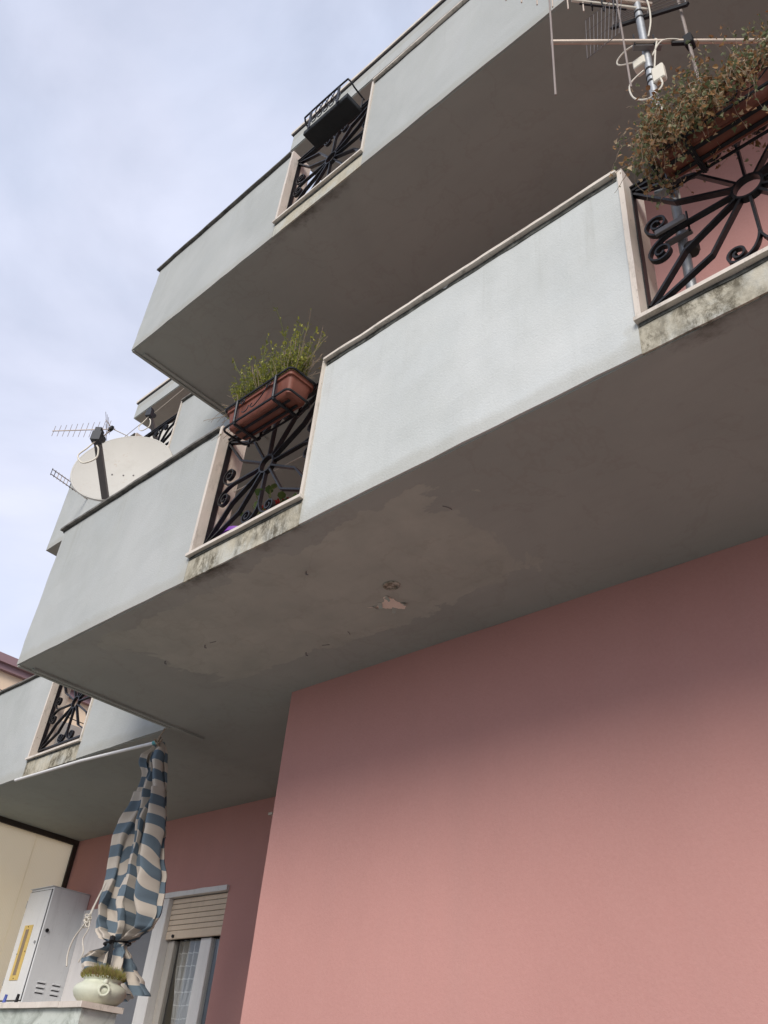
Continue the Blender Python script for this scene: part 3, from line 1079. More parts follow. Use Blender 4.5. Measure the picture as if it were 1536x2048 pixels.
def make_holder(x0, x1, y0, y1, zb, zt, yrail, zrail, label):
    t = thing("trough_holder", label, "plant holder", ((x0 + x1) / 2, (y0 + y1) / 2, zb - 0.02), "black iron trough holders hung on the railings")
    for z in (zt + 0.002, zb + 0.004):
        e = 0.016 if z > zb + 0.05 else 0.004
        MB().tube(rounded_rect(x0 - e, x1 + e, y0 - e, y1 + e, z, 0.03, 5), 0.0075, 6, True).build("hoop", M['iron'], t)
    for fx in (0.20, 0.80):
        x = x0 + (x1 - x0) * fx
        s = MB()
        prof = [(y0 - 0.018, zt + 0.008), (y0 - 0.010, zb + 0.0), (y0 - 0.002, zb - 0.014), (y1 + 0.002, zb - 0.014), (y1 + 0.014, zb + 0.0), (y1 + 0.022, zrail + 0.012), (yrail + 0.03, zrail + 0.012), (yrail + 0.034, zrail - 0.03)]
        for a, b in zip(prof[:-1], prof[1:]):
            s.bar((x, a[0], a[1]), (x, b[0], b[1]), 0.022, 0.005, (1, 0, 0)) if False else s.tube([(x, a[0], a[1]), (x, b[0], b[1])], 0.0068, 6)
            s.bar((x, a[0], a[1]), (x, b[0], b[1]), 0.021, 0.006, (0.0, (b[1] - a[1]), -(b[0] - a[0])))
        s.build("strap", M['iron'], t)
    for yy in (0.35, 0.68):
        MB().bar((x0 + 0.05, y0 + (y1 - y0) * yy, zb - 0.009), (x1 - 0.05, y0 + (y1 - y0) * yy, zb - 0.009), 0.016, 0.005).build("bottom_bar", M['iron'], t)
    # wire scroll ornament on the front
    yy = y0 - 0.018
    h = zt - zb
    xa = x0 + (x1 - x0) * 0.24
    xb = x0 + (x1 - x0) * 0.76
    for sgn, xs in ((1, xa), (-1, xb)):
        pts = []
        for i in range(20):
            a = i / 19 * 2.6 * math.pi
            rr = 0.022 * (1 - i / 30)
            pts.append((xs + sgn * (0.034 + rr * math.cos(a + math.pi)), yy, zt - 0.035 + rr * math.sin(a)))
        MB().tube(pts, 0.0032, 5).build("wire_scroll", M['iron'], t, smooth=True)
    MB().tube(sm([(xb - 0.035, yy, zt - 0.02), (xb - 0.07, yy, zt - h * 0.5), (xb - 0.12, yy, zb + 0.03), (xb - 0.15, yy, zb + 0.018), (xb - 0.175, yy, zb + 0.035), (xb - 0.16, yy, zb + 0.052)], 5), 0.0032, 5).build("wire_scroll", M['iron'], t, smooth=True)
    MB().tube(sm([(xb - 0.19, yy, zb + 0.052), (xb - 0.20, yy, zb + 0.026), (xb - 0.225, yy, zb + 0.018), (xb - 0.25, yy, zb + 0.035)], 5), 0.0032, 5).build("wire_scroll", M['iron'], t, smooth=True)
    # raised back arm reaching over the railing
    MB().tube([(x0 - 0.012, y1 + 0.03, zb + 0.02), (x0 - 0.012, y1 + 0.03, zrail - 0.05), (x0 - 0.012, yrail - 0.03, zrail - 0.02)], 0.007, 6).build("hook_arm", M['iron'], t)
    return t


TX0, TX1, TY0, TY1, TZB, TZT = -3.425, -2.86, 1.955, 2.125, 3.205, 3.355
RTOP = rz + 0.775 / 2 + 0.03
make_trough(TX0, TX1, TY0, TY1, TZB, TZT, "terracotta trough planted with bushy green shoots, in a black holder")
make_holder(TX0, TX1, TY0, TY1, TZB, TZT, ry, RTOP, "black iron holder with wire scrolls around the trough of green shoots")
IX0, IX1 = -0.72, 0.02
make_trough(IX0, IX1, TY0, TY1, TZB - 0.02, TZT - 0.02, "terracotta trough smothered in dry brown ivy at upper right")
make_holder(IX0, IX1, TY0, TY1, TZB - 0.02, TZT - 0.02, ry, RTOP, "black iron holder of the ivy covered trough at upper right")


def leaf_shape(p, d, up, L_, w, lob=False):
    """folded leaf: two halves round a midrib; lobed for ivy"""
    d = d.normalized()
    s = d.cross(up)
    if s.length < 1e-4:
        s = d.orthogonal()
    s.normalize()
    n = s.cross(d)
    f = 0.25 * w
    if lob:
        ol = [(0, 0), (0.12, 0.55), (0.34, 1.0), (0.52, 0.5), (1.0, 0.0), (0.52, -0.5), (0.34, -1.0), (0.12, -0.55)]
    else:
        ol = [(0, 0), (0.3, 0.8), (0.65, 0.75), (1.0, 0.0), (0.65, -0.75), (0.3, -0.8)]
    vs = [p + d * (L_ * a) + s * (w * 0.5 * b) + n * (abs(b) * f * 0.6 - 0.12 * L_ * a * a) for a, b in ol]
    m = len(ol) // 2
    fs = [list(range(0, m + 1)), [0] + list(range(m, len(ol)))]
    return vs, fs


def rv(r_):
    while True:
        v = Vector((r_.uniform(-1, 1), r_.uniform(-1, 1), r_.uniform(-1, 1)))
        if 0.05 < v.length < 1:
            return v.normalized()


# bushy plant of the front trough
r1 = random.Random(11)
PL = thing("leafy_plant", "bushy yellow green plant with thin upright twigs in the terracotta trough", "plant", ((TX0 + TX1) / 2, 2.04, TZT - 0.03))
stems, dry, leaves, leaves2 = MB(), MB(), MB(), MB()
for i in range(440):
    tall = i < 46
    x = r1.uniform(TX0 + 0.04, TX1 - 0.04)
    y = r1.uniform(TY0 + 0.03, TY1 - 0.03)
    u = (x - TX0) / (TX1 - TX0)
    h = (r1.uniform(0.30, 0.50) * (0.75 + 0.35 * u)) if tall else r1.uniform(0.12, 0.30)
    lean = Vector(((u - 0.5) * 0.42 + r1.uniform(-0.25, 0.25), r1.uniform(-0.38, 0.15), 1.0)).normalized()
    p = Vector((x, y, TZT - 0.03))
    pts = [p.copy()]
    n = 7
    dv = lean.copy()
    for k_ in range(n):
        dv = (dv + rv(r1) * 0.13 + Vector((0, 0, 0.03))).normalized()
        p = p + dv * h / n
        pts.append(p.copy())
    isdry = (not tall) and r1.random() < 0.35
    (dry if isdry else stems).tube(sm(pts, 2), 0.0018 if tall else 0.0014, 4, cap=False)
    if isdry:
        continue
    for k_ in range(2, n + 1):
        base = pts[k_]
        c = r1.randint(2, 4) if tall else r1.randint(2, 5)
        for q in range(c):
            d = (rv(r1) + dv * 0.8)
            L_ = r1.uniform(0.014, 0.030) if tall else r1.uniform(0.012, 0.026)
            vs, fs = leaf_shape(base + rv(r1) * 0.010, d, Vector((0.2, -0.3, 1)), L_, L_ * 0.55)
            leaves.add(vs, fs)
# long bare twigs arching out to the left and a few to the right
for i in range(44):
    lft = i < 32
    x = r1.uniform(TX0 + 0.02, TX0 + 0.22) if lft else r1.uniform(TX1 - 0.2, TX1 - 0.03)
    p = Vector((x, r1.uniform(TY0 + 0.04, TY1 - 0.04), TZT - 0.03))
    dv = Vector((r1.uniform(-0.9, -0.25) if lft else r1.uniform(0.1, 0.7), r1.uniform(-0.2, 0.35), r1.uniform(0.5, 1.2))).normalized()
    L_ = r1.uniform(0.22, 0.42)
    pts = [p.copy()]
    for k_ in range(8):
        dv = (dv + rv(r1) * 0.12 + Vector((-0.04 if lft else 0.03, 0, -0.06))).normalized()
        p = p + dv * L_ / 8
        pts.append(p.copy())
        if r1.random() < 0.3 and k_ > 2:
            q = p + (rv(r1) * 0.5 + dv).normalized() * r1.uniform(0.03, 0.09)
            dry.tube([p, q], 0.001, 4, cap=False)
        if r1.random() < 0.25:
            vs, fs = leaf_shape(p.copy(), rv(r1) + dv, Vector((0, 0, 1)), 0.014, 0.008)
            leaves.add(vs, fs)
    dry.tube(sm(pts, 2), 0.0014, 4, cap=False)
stems.build("stem", M['green_stem'], PL, fixn=False)
dry.build("dry_twig", M['bark'], PL, fixn=False)
lo = leaves.build("leaf", M['shrub_leaf'], PL, fixn=False)
lo['kind'] = 'stuff'
# succulent with coral rosettes at the left end
SU = thing("succulent", "coral pink succulent rosettes at the left end of the green trough", "plant", (TX0 + 0.08, TY0 + 0.05, TZT - 0.03))
b, st_ = MB(), MB()
for i in range(13):
    c = Vector((TX0 + 0.02 + r1.uniform(-0.03, 0.20), TY0 + r1.uniform(-0.02, 0.08), TZT + r1.uniform(-0.005, 0.075)))
    st_.tube([Vector((c.x + 0.02, c.y + 0.04, TZT - 0.03)), c], 0.003, 5)
    for q in range(10):
        a = q * 2.4
        d = Vector((math.cos(a), math.sin(a), 0.5 + 0.05 * q))
        vs, fs = leaf_shape(c.copy(), d, Vector((0, 0, 1)), 0.017, 0.012)
        b.add(vs, fs)
st_.build("stem", M['coral_leaf'], SU, fixn=False)
b.build("rosette", M['coral_leaf'], SU, fixn=False)

# ivy over the right-hand trough
r2 = random.Random(23)
IV = thing("ivy_plant", "sprawling half dead ivy with brown leaves over the upper right trough", "plant", ((IX0 + IX1) / 2, 2.04, TZT - 0.05))
vines, lv, lvg = MB(), MB(), MB()


def vine(p, dv, L_, n, grav, jit, leafp, rad=0.0022, dense=1):
    pts = [p.copy()]
    for k_ in range(n):
        dv = (dv + rv(r2) * jit + Vector((0, 0, -grav))).normalized()
        p = p + dv * L_ / n
        pts.append(p.copy())
        for _ in range(dense):
            if r2.random() < leafp:
                s = r2.uniform(0.009, 0.025)
                d = rv(r2) + Vector((0, -0.3, -0.5))
                o = p + rv(r2) * r2.uniform(0.006, 0.028)
                vs, fs = leaf_shape(o, d, rv(r2), s, s * r2.uniform(0.7, 1.1), r2.random() < 0.8)
                lv.add(vs, fs)
    vines.tube(sm(pts, 2), [rad * (1 - 0.6 * i / (2 * n)) for i in range(2 * n + 1)], 4, cap=False)
    return pts


for i in range(430):
    x = r2.uniform(IX0 + 0.03, IX1 + 0.08)
    y = r2.uniform(TY0 - 0.01, TY1 + 0.02)
    p = Vector((x, y, TZT - 0.04))
    lft = max(0.0, (-0.45 - x) / 0.3)
    dv = Vector((r2.uniform(-0.45, 0.5) - 0.15 * lft, r2.uniform(-0.75, 0.35), r2.uniform(0.35, 1.1)))
    hang = r2.random()
    vine(p, dv.normalized(), r2.uniform(0.12, 0.28) + 0.06 * lft * r2.random(), 9, 0.06 + 0.36 * hang * hang, 0.36, 0.72, 0.0014, 2)
for i in range(80):            # thick mop at the left end
    p = Vector((IX0 + r2.uniform(0.04, 0.24), r2.uniform(TY0 - 0.03, TY1), TZT + r2.uniform(-0.03, 0.04)))
    dv = Vector((r2.uniform(-0.35, 0.35), r2.uniform(-0.7, 0.3), r2.uniform(-0.7, 0.8)))
    vine(p, dv.normalized(), r2.uniform(0.10, 0.24), 9, 0.18, 0.28, 0.86, 0.0014, 2)
for i in range(90):            # long hanging strands
    p = Vector((r2.uniform(IX0 - 0.03, IX1), TY0 - r2.uniform(0.0, 0.03), TZT - 0.03))
    vine(p, Vector((r2.uniform(-0.4, 0.4), -0.5, 0.1)), r2.uniform(0.16, 0.36) * (1.0 if p.x < -0.3 else 0.7), 12, 0.34, 0.40, 0.80, 0.0013, 2)
for i in range(60):            # strands spilling over the left end and front corner
    fr_ = r2.random() < 0.7
    p = Vector((IX0 + (r2.uniform(0.0, 0.30) if fr_ else r2.uniform(-0.03, 0.02)), TY0 - r2.uniform(0.005, 0.035) if fr_ else r2.uniform(TY0, TY1), TZT - r2.uniform(0.0, 0.05)))
    vine(p, Vector((r2.uniform(-0.35, 0.35), -0.35, -0.2)), r2.uniform(0.14, 0.30), 10, 0.40, 0.36, 0.88, 0.0012, 2)
for i in range(3):             # runners trailing left past the stone jamb
    p = Vector((IX0 - 0.02, TY0 + 0.02, TZT - 0.08))
    vine(p, Vector((-1.0, 0.0 - 0.1 * i, -0.25)), 0.24 - 0.03 * i, 12, 0.05, 0.35, 0.35, 0.002)
vines.build("vine", M['bark'], IV, fixn=False)
o = lv.build("leaf", M['ivy_leaf'], IV, fixn=False)
o['kind'] = 'stuff'

# ------------------------------------------------------------------ black basket on the top-floor railing
bx0, bx1, by0, by1, bzb = -3.36, -2.875, 1.955, 2.115, 6.25
BK = thing("balcony_basket", "black metal basket with honeycomb front hung on the top floor railing", "planter", ((bx0 + bx1) / 2, (by0 + by1) / 2, bzb))
tb = MB()
tb.box(bx0, bx1, by0, by1, bzb, bzb + 0.012, 0.004)
for a in ((bx0, bx1, by0, by0 + 0.008), (bx0, bx1, by1 - 0.008, by1), (bx0, bx0 + 0.008, by0 + 0.009, by1 - 0.009), (bx1 - 0.008, bx1, by0 + 0.009, by1 - 0.009)):
    tb.box(a[0], a[1], a[2], a[3], bzb + 0.0125, bzb + 0.055)
tb.build("tray", M['tray'], BK)
zr = bzb + 0.235
rail_pts = sm([(bx0 - 0.01, by1, zr - 0.07), (bx0 - 0.015, by0 + 0.05, zr - 0.06), (bx0 - 0.005, by0 - 0.012, zr - 0.015), (bx0 + 0.05, by0 - 0.02, zr), (bx1 - 0.05, by0 - 0.02, zr), (bx1 + 0.005, by0 - 0.012, zr - 0.015), (bx1 + 0.015, by0 + 0.05, zr - 0.06), (bx1 + 0.01, by1, zr - 0.07)], 5)
MB().tube(rail_pts, 0.0075, 6).build("top_rail", M['iron'], BK, smooth=True)
for x in (bx0 + 0.075, bx1 - 0.095):
    MB().bar((x, by0 - 0.012, bzb + 0.01), (x, by0 - 0.02, zr), 0.026, 0.006, (0, 1, 0)).build("post", M['iron'], BK)
for x in (bx0 - 0.012, bx1 + 0.012):
    MB().tube([(x, by1 - 0.02, bzb + 0.02), (x, by1 - 0.02, zr - 0.07)], 0.006, 5).build("post", M['iron'], BK)
px = bx0 + 0.1
hx, row = 0.062, 0
hc0 = bx0 + 0.115
for j in range(2):
    for i in range(5 - j):
        cx_ = bx0 + 0.125 + i * 0.066 + (0.033 if j % 2 else 0)
        cz_ = bzb + 0.092 + j * 0.086
        yy = by0 - 0.014 - 0.004 * j
        MB().tube([(cx_ + 0.030 * math.cos(R(60 * q)), yy, cz_ + 0.052 * math.sin(R(60 * q))) for q in range(6)], 0.0042, 5, True).build("honeycomb_ring", M['iron'], BK)
for x in (bx0 + 0.1, bx1 - 0.1):
    MB().tube([(x, by1, bzb + 0.05), (x, ry - 0.03, RTOP + ST - 0.02), (x, ry + 0.0, RTOP + ST + 0.01), (x, ry + 0.035, RTOP + ST - 0.02)], 0.006, 6).build("hook", M['iron'], BK)
sp = MB().lathe((bx1 - 0.16, by0 + 0.085, bzb + 0.013), [(0.036, 0), (0.050, 0.10), (0.056, 0.10), (0.056, 0.125), (0.046, 0.125), (0.044, 0.10)], 20).build("flower_pot", M['terra'], smooth=True)
tag(sp, "small round terracotta pot inside the black honeycomb basket", "flower pot")
dk = MB().lathe((bx0 + 0.15, by0 + 0.08, bzb + 0.013), [(0.036, 0), (0.046, 0.08), (0.050, 0.08), (0.050, 0.095), (0.042, 0.095)], 20).build("flower_pot", M['tray'], smooth=True)
tag(dk, "small black pot at the left inside the honeycomb basket", "flower pot")

# ------------------------------------------------------------------ flowers behind the lower front railing
zfl = Z1 + 0.136
GP = thing("flowering_geranium", "red flowering geranium on the balcony floor behind the front railing", "plant", (-3.36, 2.42, zfl))
MB().lathe((-3.36, 2.42, zfl), [(0.07, 0), (0.09, 0.15), (0.10, 0.15), (0.10, 0.17), (0.085, 0.17)], 20).build("pot", M['terra'], GP, smooth=True)
a_, b_, s_ = MB(), MB(), MB()
for i in range(46):
    d = Vector((r1.uniform(-1, 1), r1.uniform(-1, 0.6), r1.uniform(0.3, 1.4))).normalized()
    tip = Vector((-3.36, 2.42, zfl + 0.17)) + d * r1.uniform(0.12, 0.30)
    s_.tube([Vector((-3.36, 2.42, zfl + 0.16)), tip], 0.003, 4)
    if i % 3 == 0:
        for q in range(12):
            vs, fs = leaf_shape(tip + rv(r1) * 0.012, rv(r1), Vector((0, 0, 1)), 0.022, 0.018)
            b_.add(vs, fs)
    else:
        vs, fs = leaf_shape(tip, d + rv(r1), Vector((0, 0, 1)), 0.06, 0.06)
        a_.add(vs, fs)
s_.build("stem", M['green_stem'], GP, fixn=False)
a_.build("foliage", M['ger_leaf'], GP, fixn=False)
b_.build("blossom", M['red_leaf'], GP, fixn=False)
pp = MB().lathe((-3.62, 2.36, zfl), [(0.08, 0), (0.115, 0.22), (0.13, 0.22), (0.13, 0.245), (0.11, 0.245), (0.10, 0.2)], 24).build("flower_pot", M['purple'], smooth=True)
tag(pp, "purple plastic pot behind the left corner of the front railing", "flower pot")

# canes lying on the balcony by the right railing
for i, (a, b, lab) in enumerate((((-0.60, 2.40, 2.92), (-0.30, 2.52, 2.96), "thick brown cane end poking up behind the right railing scroll"),
                                 ((-0.62, 2.38, 2.72), (-0.40, 2.46, 2.86), "thin dark cane low behind the right railing scroll"))):
    c_ = MB().tube([a, b, (b[0] + 0.25, b[1] + 0.1, Z1 + 0.15)], 0.011 if i == 0 else 0.007, 7).build("garden_cane", M['cane'])
    tag(c_, lab, "cane")

# ------------------------------------------------------------------ antenna mast
MX, MY = -0.762, 2.285
AN = thing("antenna_mast", "grey galvanised antenna mast with cream junction boxes beside the ivy", "antenna mast", (MX, MY, Z1 + 0.136))
MB().tube([(MX, MY, Z1 + 0.136), (MX, MY, 5.42)], 0.021, 14).build("pole", M['galv'], AN, smooth=True)
cl = MB()
cl.box(MX - 0.065, MX + 0.065, MY - 0.118, MY - 0.104, 3.026, 3.054, 0.002)
cl.box(MX - 0.055, MX + 0.055, MY - 0.050, MY - 0.022, 3.034, 3.046, 0.002)
cl.build("clamp", M['grey_arm'], AN)
for dx in (-0.058, 0.058):
    MB().tube([(MX + dx, MY - 0.07, 3.0), (MX + dx, MY - 0.07, 3.125)], 0.005, 6).build("bolt", M['iron'], AN)
MB().lathe((MX + 0.03, MY + 0.0, 2.955), [(0.026, 0), (0.032, 0.015), (0.032, 0.04), (0.026, 0.046)], 12).build("clamp", M['brown'], AN)
MB().box(MX - 0.06, MX + 0.06, MY - 0.065, MY - 0.022, 3.36, 3.385, 0.003).build("upper_bracket", M['galv'], AN)
MB().box(MX - 0.070, MX - 0.005, MY - 0.03, MY + 0.03, 4.50, 4.575, 0.005).build("amplifier_box", M['cream'], AN)
MB().box(MX + 0.012, MX + 0.075, MY - 0.025, MY + 0.010, 4.27, 4.40, 0.006).build("junction_box", M['cream'], AN)
for z in (3.9, 4.05, 4.31, 4.36, 4.43, 4.98, 5.05):
    MB().tube([(MX, MY, z), (MX, MY, z + 0.016)], 0.0235, 12).build("tape_band", M['tape'], AN)
cables = [
    [(MX - 0.022, MY - 0.02, 4.44), (MX - 0.10, MY - 0.03, 4.38), (MX - 0.09, MY - 0.03, 4.24), (MX - 0.02, MY - 0.025, 4.16), (MX + 0.05, MY - 0.02, 4.20), (MX + 0.05, MY - 0.02, 4.28)],
    [(MX + 0.035, MY - 0.02, 4.52), (MX + 0.09, MY - 0.02, 4.59), (MX + 0.15, MY + 0.04, 4.625), (MX + 0.175, MY + 0.08, 4.615)],
    [(MX + 0.03, MY - 0.01, 4.42), (MX + 0.055, MY - 0.02, 4.55), (MX + 0.07, MY - 0.02, 4.64), (MX + 0.03, MY - 0.02, 4.66)],
    [(MX - 0.05, MY, 4.60), (MX - 0.14, MY - 0.01, 4.66), (MX - 0.15, MY - 0.02, 4.70), (MX - 0.10, MY - 0.02, 4.74), (MX - 0.03, MY - 0.02, 4.73)],
    [(MX + 0.03, MY - 0.01, 4.74), (MX + 0.055, MY, 4.9), (MX + 0.06, MY, 5.1), (MX + 0.04, MY, 5.3), (MX + 0.02, MY, 5.40)],
    [(MX + 0.028, MY - 0.015, 4.1), (MX + 0.03, MY - 0.015, 3.7), (MX + 0.027, MY - 0.015, 3.3)],
]
for c_ in cables:
    MB().tube(sm(c_, 7), 0.0046, 6).build("cable", M['cream'], AN, smooth=True)

# three-element band antenna on its horizontal boom
bd = Vector((0.363, 0.303, 0)).normalized()
bc = Vector((MX + 0.02, MY - 0.055, 4.625))
VA = thing("band_antenna", "long horizontal antenna boom with three tall rods crossing the mast", "antenna", tuple(bc))
MB().tube([bc - bd * 0.475, bc + bd * 0.80], 0.0125, 10).build("boom", M['alu'], VA, smooth=True)
MB().bar(bc - bd * 0.07 + Vector((0, 0.028, 0)), bc + bd * 0.07 + Vector((0, 0.028, 0)), 0.03, 0.045).build("mast_clamp", M['grey_arm'], VA)
for s in (-0.05, 0.05):
    p = bc + bd * s
    MB().tube([p + Vector((0, 0, -0.03)), p + Vector((0, 0, 0.075))], 0.004, 6).build("clamp_bolt", M['iron'], VA)
for s, h in ((-0.462, 0.54), (-0.07 - 0.03, 0.47), (0.225, 0.46)):
    p = bc + bd * s + Vector((0.0, -0.012, 0))
    rr = 0.0055 if s < 0.1 else 0.0085
    MB().tube([p + Vector((0, 0, -h)), p + Vector((0, 0, h))], rr, 7).build("rod", M['rod'], VA)
p = bc + bd * 0.225
MB().box(p.x - 0.022, p.x + 0.022, p.y - 0.03, p.y + 0.025, p.z - 0.055, p.z + 0.035, 0.006).build("dipole_box", M['tape'], VA)
MB().bar(p - bd * 0.09 + Vector((0, 0, -0.02)), p - bd * 0.02 + Vector((0, 0, -0.015)), 0.018, 0.022).build("cable_gland", M['tape'], VA)

# corner-reflector antenna at the top
UA = thing("grid_antenna", "grid reflector antenna with black spined boom at the top of the mast", "antenna", (MX, MY, 5.22))
ub = Vector((-0.735, 2.30, 5.165))
ud = Vector((-0.68, -0.73, 0.0)).normalized()
MB().tube([ub + ud * -0.05, ub + ud * 0.95], 0.013, 8).build("boom", M['alu'], UA, smooth=True)
MB().tube([ub + Vector((0.0, 0.0, -0.07)) + ud * -0.02, ub + Vector((0, 0, -0.07)) + ud * 0.40], 0.009, 8).build("boom", M['cream'], UA, smooth=True)
for i in range(8):
    c = ub + ud * (0.34 + 0.085 * i)
    MB().box(c.x - 0.012, c.x + 0.012, c.y - 0.012, c.y + 0.012, c.z - 0.034, c.z + 0.016, 0.003).build("insulator", M['tape'], UA)
    hl = 0.185 - 0.003 * i
    MB().tube([c + Vector((0, 0, -hl)), c + Vector((0, 0, hl))], 0.0042, 6).build("rod", M['alu'], UA)
for i in range(8):
    c = ub + ud * (0.14 + 0.022 * i)
    MB().bar(c + Vector((0.02 * (i % 3) - 0.02, 0, -0.15 + 0.012 * (i % 4))), c + Vector((0.01 * (i % 2), 0, 0.12)), 0.009, 0.005).build("bow_tie", M['tape'], UA)
MB().tube([ub + ud * 0.10 + Vector((0, 0, -0.10)), ub + ud * 0.36 + Vector((0, 0, -0.10))], 0.006, 6).build("bow_tie_bar", M['tape'], UA)


def grid(a, b, c, d, nu, nv, ru, rv_, edge=None):
    """wire grid on the quad a-b (top) d-c (bottom)"""
    a, b, c, d = map(Vector, (a, b, c, d))
    m_ = MB()
    for i in range(nu + 1):
        t = i / nu
        m_.tube([a.lerp(b, t), d.lerp(c, t)], ru, 5)
    for j in range(nv + 1):
        t = j / nv
        m_.tube([a.lerp(d, t), b.lerp(c, t)], rv_, 5)
    return m_


grid((-0.985, 2.10, 4.985), (-0.765, 2.10, 4.98), (-0.815, 2.10, 4.60), (-1.00, 2.10, 4.585), 9, 3, 0.0016, 0.0022).build("reflector_grid", M['grey_arm'], UA)
grid((-0.93, 2.33, 5.215), (-0.53, 2.33, 4.90), (-0.525, 2.345, 5.22), (-0.925, 2.345, 5.36), 2, 7, 0.0035, 0.0022).build("reflector_grid", M['grey_arm'], UA)
MB().bar((-0.94, 2.33, 5.222), (-0.52, 2.33, 4.888), 0.016, 0.022).build("reflector_edge", M['tape'], UA)


# ------------------------------------------------------------------ satellite dishes
def make_dish(P, az_, el_, rw, rat, label, arm=True, pole_to=None, mat='dish'):
    a, e = R(az_), R(el_)
    n = Vector((math.cos(e) * math.sin(a), -math.cos(e) * math.cos(a), math.sin(e)))
    w = Vector((math.cos(a), math.sin(a), 0))
    u = n.cross(w)
    if u.z < 0:
        u = -u
    P = Vector(P)
    t = thing("satellite_dish", label, "satellite dish", pole_to if pole_to else tuple(P), None)
    NR, NA = 10, 56
    vs, fs = [], []
    for side, off in ((0, 0.0), (1, -0.012)):
        for i in range(NR + 1):
            q = i / NR
            for k_ in range(NA):
                x = 2 * math.pi * k_ / NA
                dep = -0.085 * (1 - q * q) + off
                vs.append(P + w * (rw * q * math.cos(x)) + u * (rw * rat * q * math.sin(x)) + n * dep)
    N0 = (NR + 1) * NA
    for s in (0, N0):
        for i in range(NR):
            for k_ in range(NA):
                fs.append([s + i * NA + k_, s + i * NA + (k_ + 1) % NA, s + (i + 1) * NA + (k_ + 1) % NA, s + (i + 1) * NA + k_])
    for k_ in range(NA):
        fs.append([NR * NA + k_, NR * NA + (k_ + 1) % NA, N0 + NR * NA + (k_ + 1) % NA, N0 + NR * NA + k_])
    b = MB().add(vs, fs)
    bm_o = b.build("reflector", M[mat], t, smooth=True, fixn=False)
    rim = [P + w * (rw * 1.004 * math.cos(2 * math.pi * k_ / NA)) + u * (rw * rat * 1.004 * math.sin(2 * math.pi * k_ / NA)) - n * 0.012 for k_ in range(NA)]
    MB().tube(rim, 0.013, 6, True).build("rim", M[mat], t, smooth=True)
    low = P - u * (rw * rat)
    lnb = P + n * 0.50 - u * 0.27
    MB().bar(low - n * 0.05 - (lnb - low).normalized() * 0.03, lnb, 0.055, 0.032, tuple(u)).build("feed_arm", M['grey_arm'], t)
    d = (lnb - P).normalized()
    h = MB()
    h.bar(lnb + Vector((0, 0, -0.04)), lnb + Vector((0, 0, 0.045)), 0.075, 0.07, tuple(n))
    h.tube([lnb + Vector((0, 0, 0.03)), lnb + Vector((0, 0, 0.03)) - d * 0.09], 0.032, 14)
    h.bar(lnb + Vector((0, 0, 0.045)), lnb + Vector((0, 0, 0.085)), 0.05, 0.07, tuple(n))
    h.build("receiver", M['lnb'], t)
    ca = lnb + Vector((0, 0, -0.03))
    MB().tube(sm([ca, ca + w * -0.05 + Vector((0, 0, -0.08)), ca + w * -0.10 + Vector((0, 0, -0.16)), ca + w * -0.04 + Vector((0, 0, -0.23)), ca + w * 0.05 + Vector((0, 0, -0.18)), ca + w * 0.045 + Vector((0, 0, -0.09)), ca + w * 0.02 + Vector((0, 0, -0.05))], 6), 0.0065, 6).build("cable", M['cream'], t, smooth=True)
    for (bw, bu) in ((-0.10, -0.02), (0.09, -0.02), (-0.11, -0.24), (0.0, -0.02)):
        c = P + w * bw + u * bu
        q = math.hypot(bw / rw, bu / (rw * rat))
        c = c + n * (-0.085 * (1 - q * q) + 0.001)
        MB().tube([c, c + n * 0.005], 0.008, 8).build("bolt_head", M['grey_arm'], t)
    if pole_to:
        back = P - n * 0.14 - u * 0.05
        bk = back - n * 0.12
        MB().tube(sm([Vector(pole_to), Vector(pole_to).lerp(bk, 0.25) + Vector((0, 0, -0.05)), bk - Vector((0, 0, 0.12)), bk + Vector((0, 0, 0.10))], 6), 0.022, 10).build("pole", M['galv'], t, smooth=True)
        MB().bar(back + n * 0.03, bk, 0.05, 0.07).build("bracket", M['galv'], t)
    return t


Pd = (-5.80, 2.45, 4.410)
make_dish(Pd, 40, 13, 0.42, 1.04, "large cream satellite dish with grey feed arm above the balcony corner", pole_to=(-5.585, 2.95, Z1 + PH + 0.0275))
make_dish((-8.03, 3.92, 6.93), 25, 18, 0.45, 1.05, "white satellite dish half hidden behind the far iron railing", pole_to=(-8.1, 4.35, Z1 + ST + 0.136))

# roof-top style antennas and lines of the far terrace
YG = thing("yagi_antenna", "thin many toothed antenna standing in the sky above the big dish", "antenna", (-8.62, 3.26, Z1 + ST + 0.136))
a, b = Vector((-9.187, 2.851, 6.90)), Vector((-8.479, 3.337, 6.90))
MB().tube([a, b], 0.008, 6).build("boom", M['alu'], YG)
for i in range(11):
    p = a.lerp(b, 0.02 + i * 0.087)
    hl = 0.085 + 0.006 * i
    MB().tube([p - Vector((0, 0, hl)), p + Vector((0, 0, hl))], 0.0035, 5).build("rod", M['rod'], YG)
pb = a.lerp(b, 0.93)
for s in (-1, 1):
    e = pb + Vector((0.02, 0.03, 0.30 * s))
    MB().bar(pb + Vector((0, 0, 0.03 * s)), pb + Vector((-0.10, -0.06, 0.17 * s)), 0.012, 0.012).build("reflector_bar", M['rod'], YG)
    for q in (0.06, 0.11, 0.16):
        c = pb + Vector((-0.10, -0.06, 0.17 * s)) * (q / 0.17)
        MB().tube([c - Vector((0.07, -0.07, 0.06)), c + Vector((0.07, -0.07, 0.06))], 0.003, 5).build("rod", M['rod'], YG)
MB().box(pb.x - 0.03, pb.x + 0.05, pb.y - 0.02, pb.y + 0.02, pb.z - 0.03, pb.z + 0.03, 0.005).build("clamp", M['tape'], YG)
MB().tube([(b.x + 0.05, 3.70, Z1 + ST + 0.136), (b.x + 0.05, 3.70, 6.93)], 0.016, 8).build("pole", M['cream'], YG)
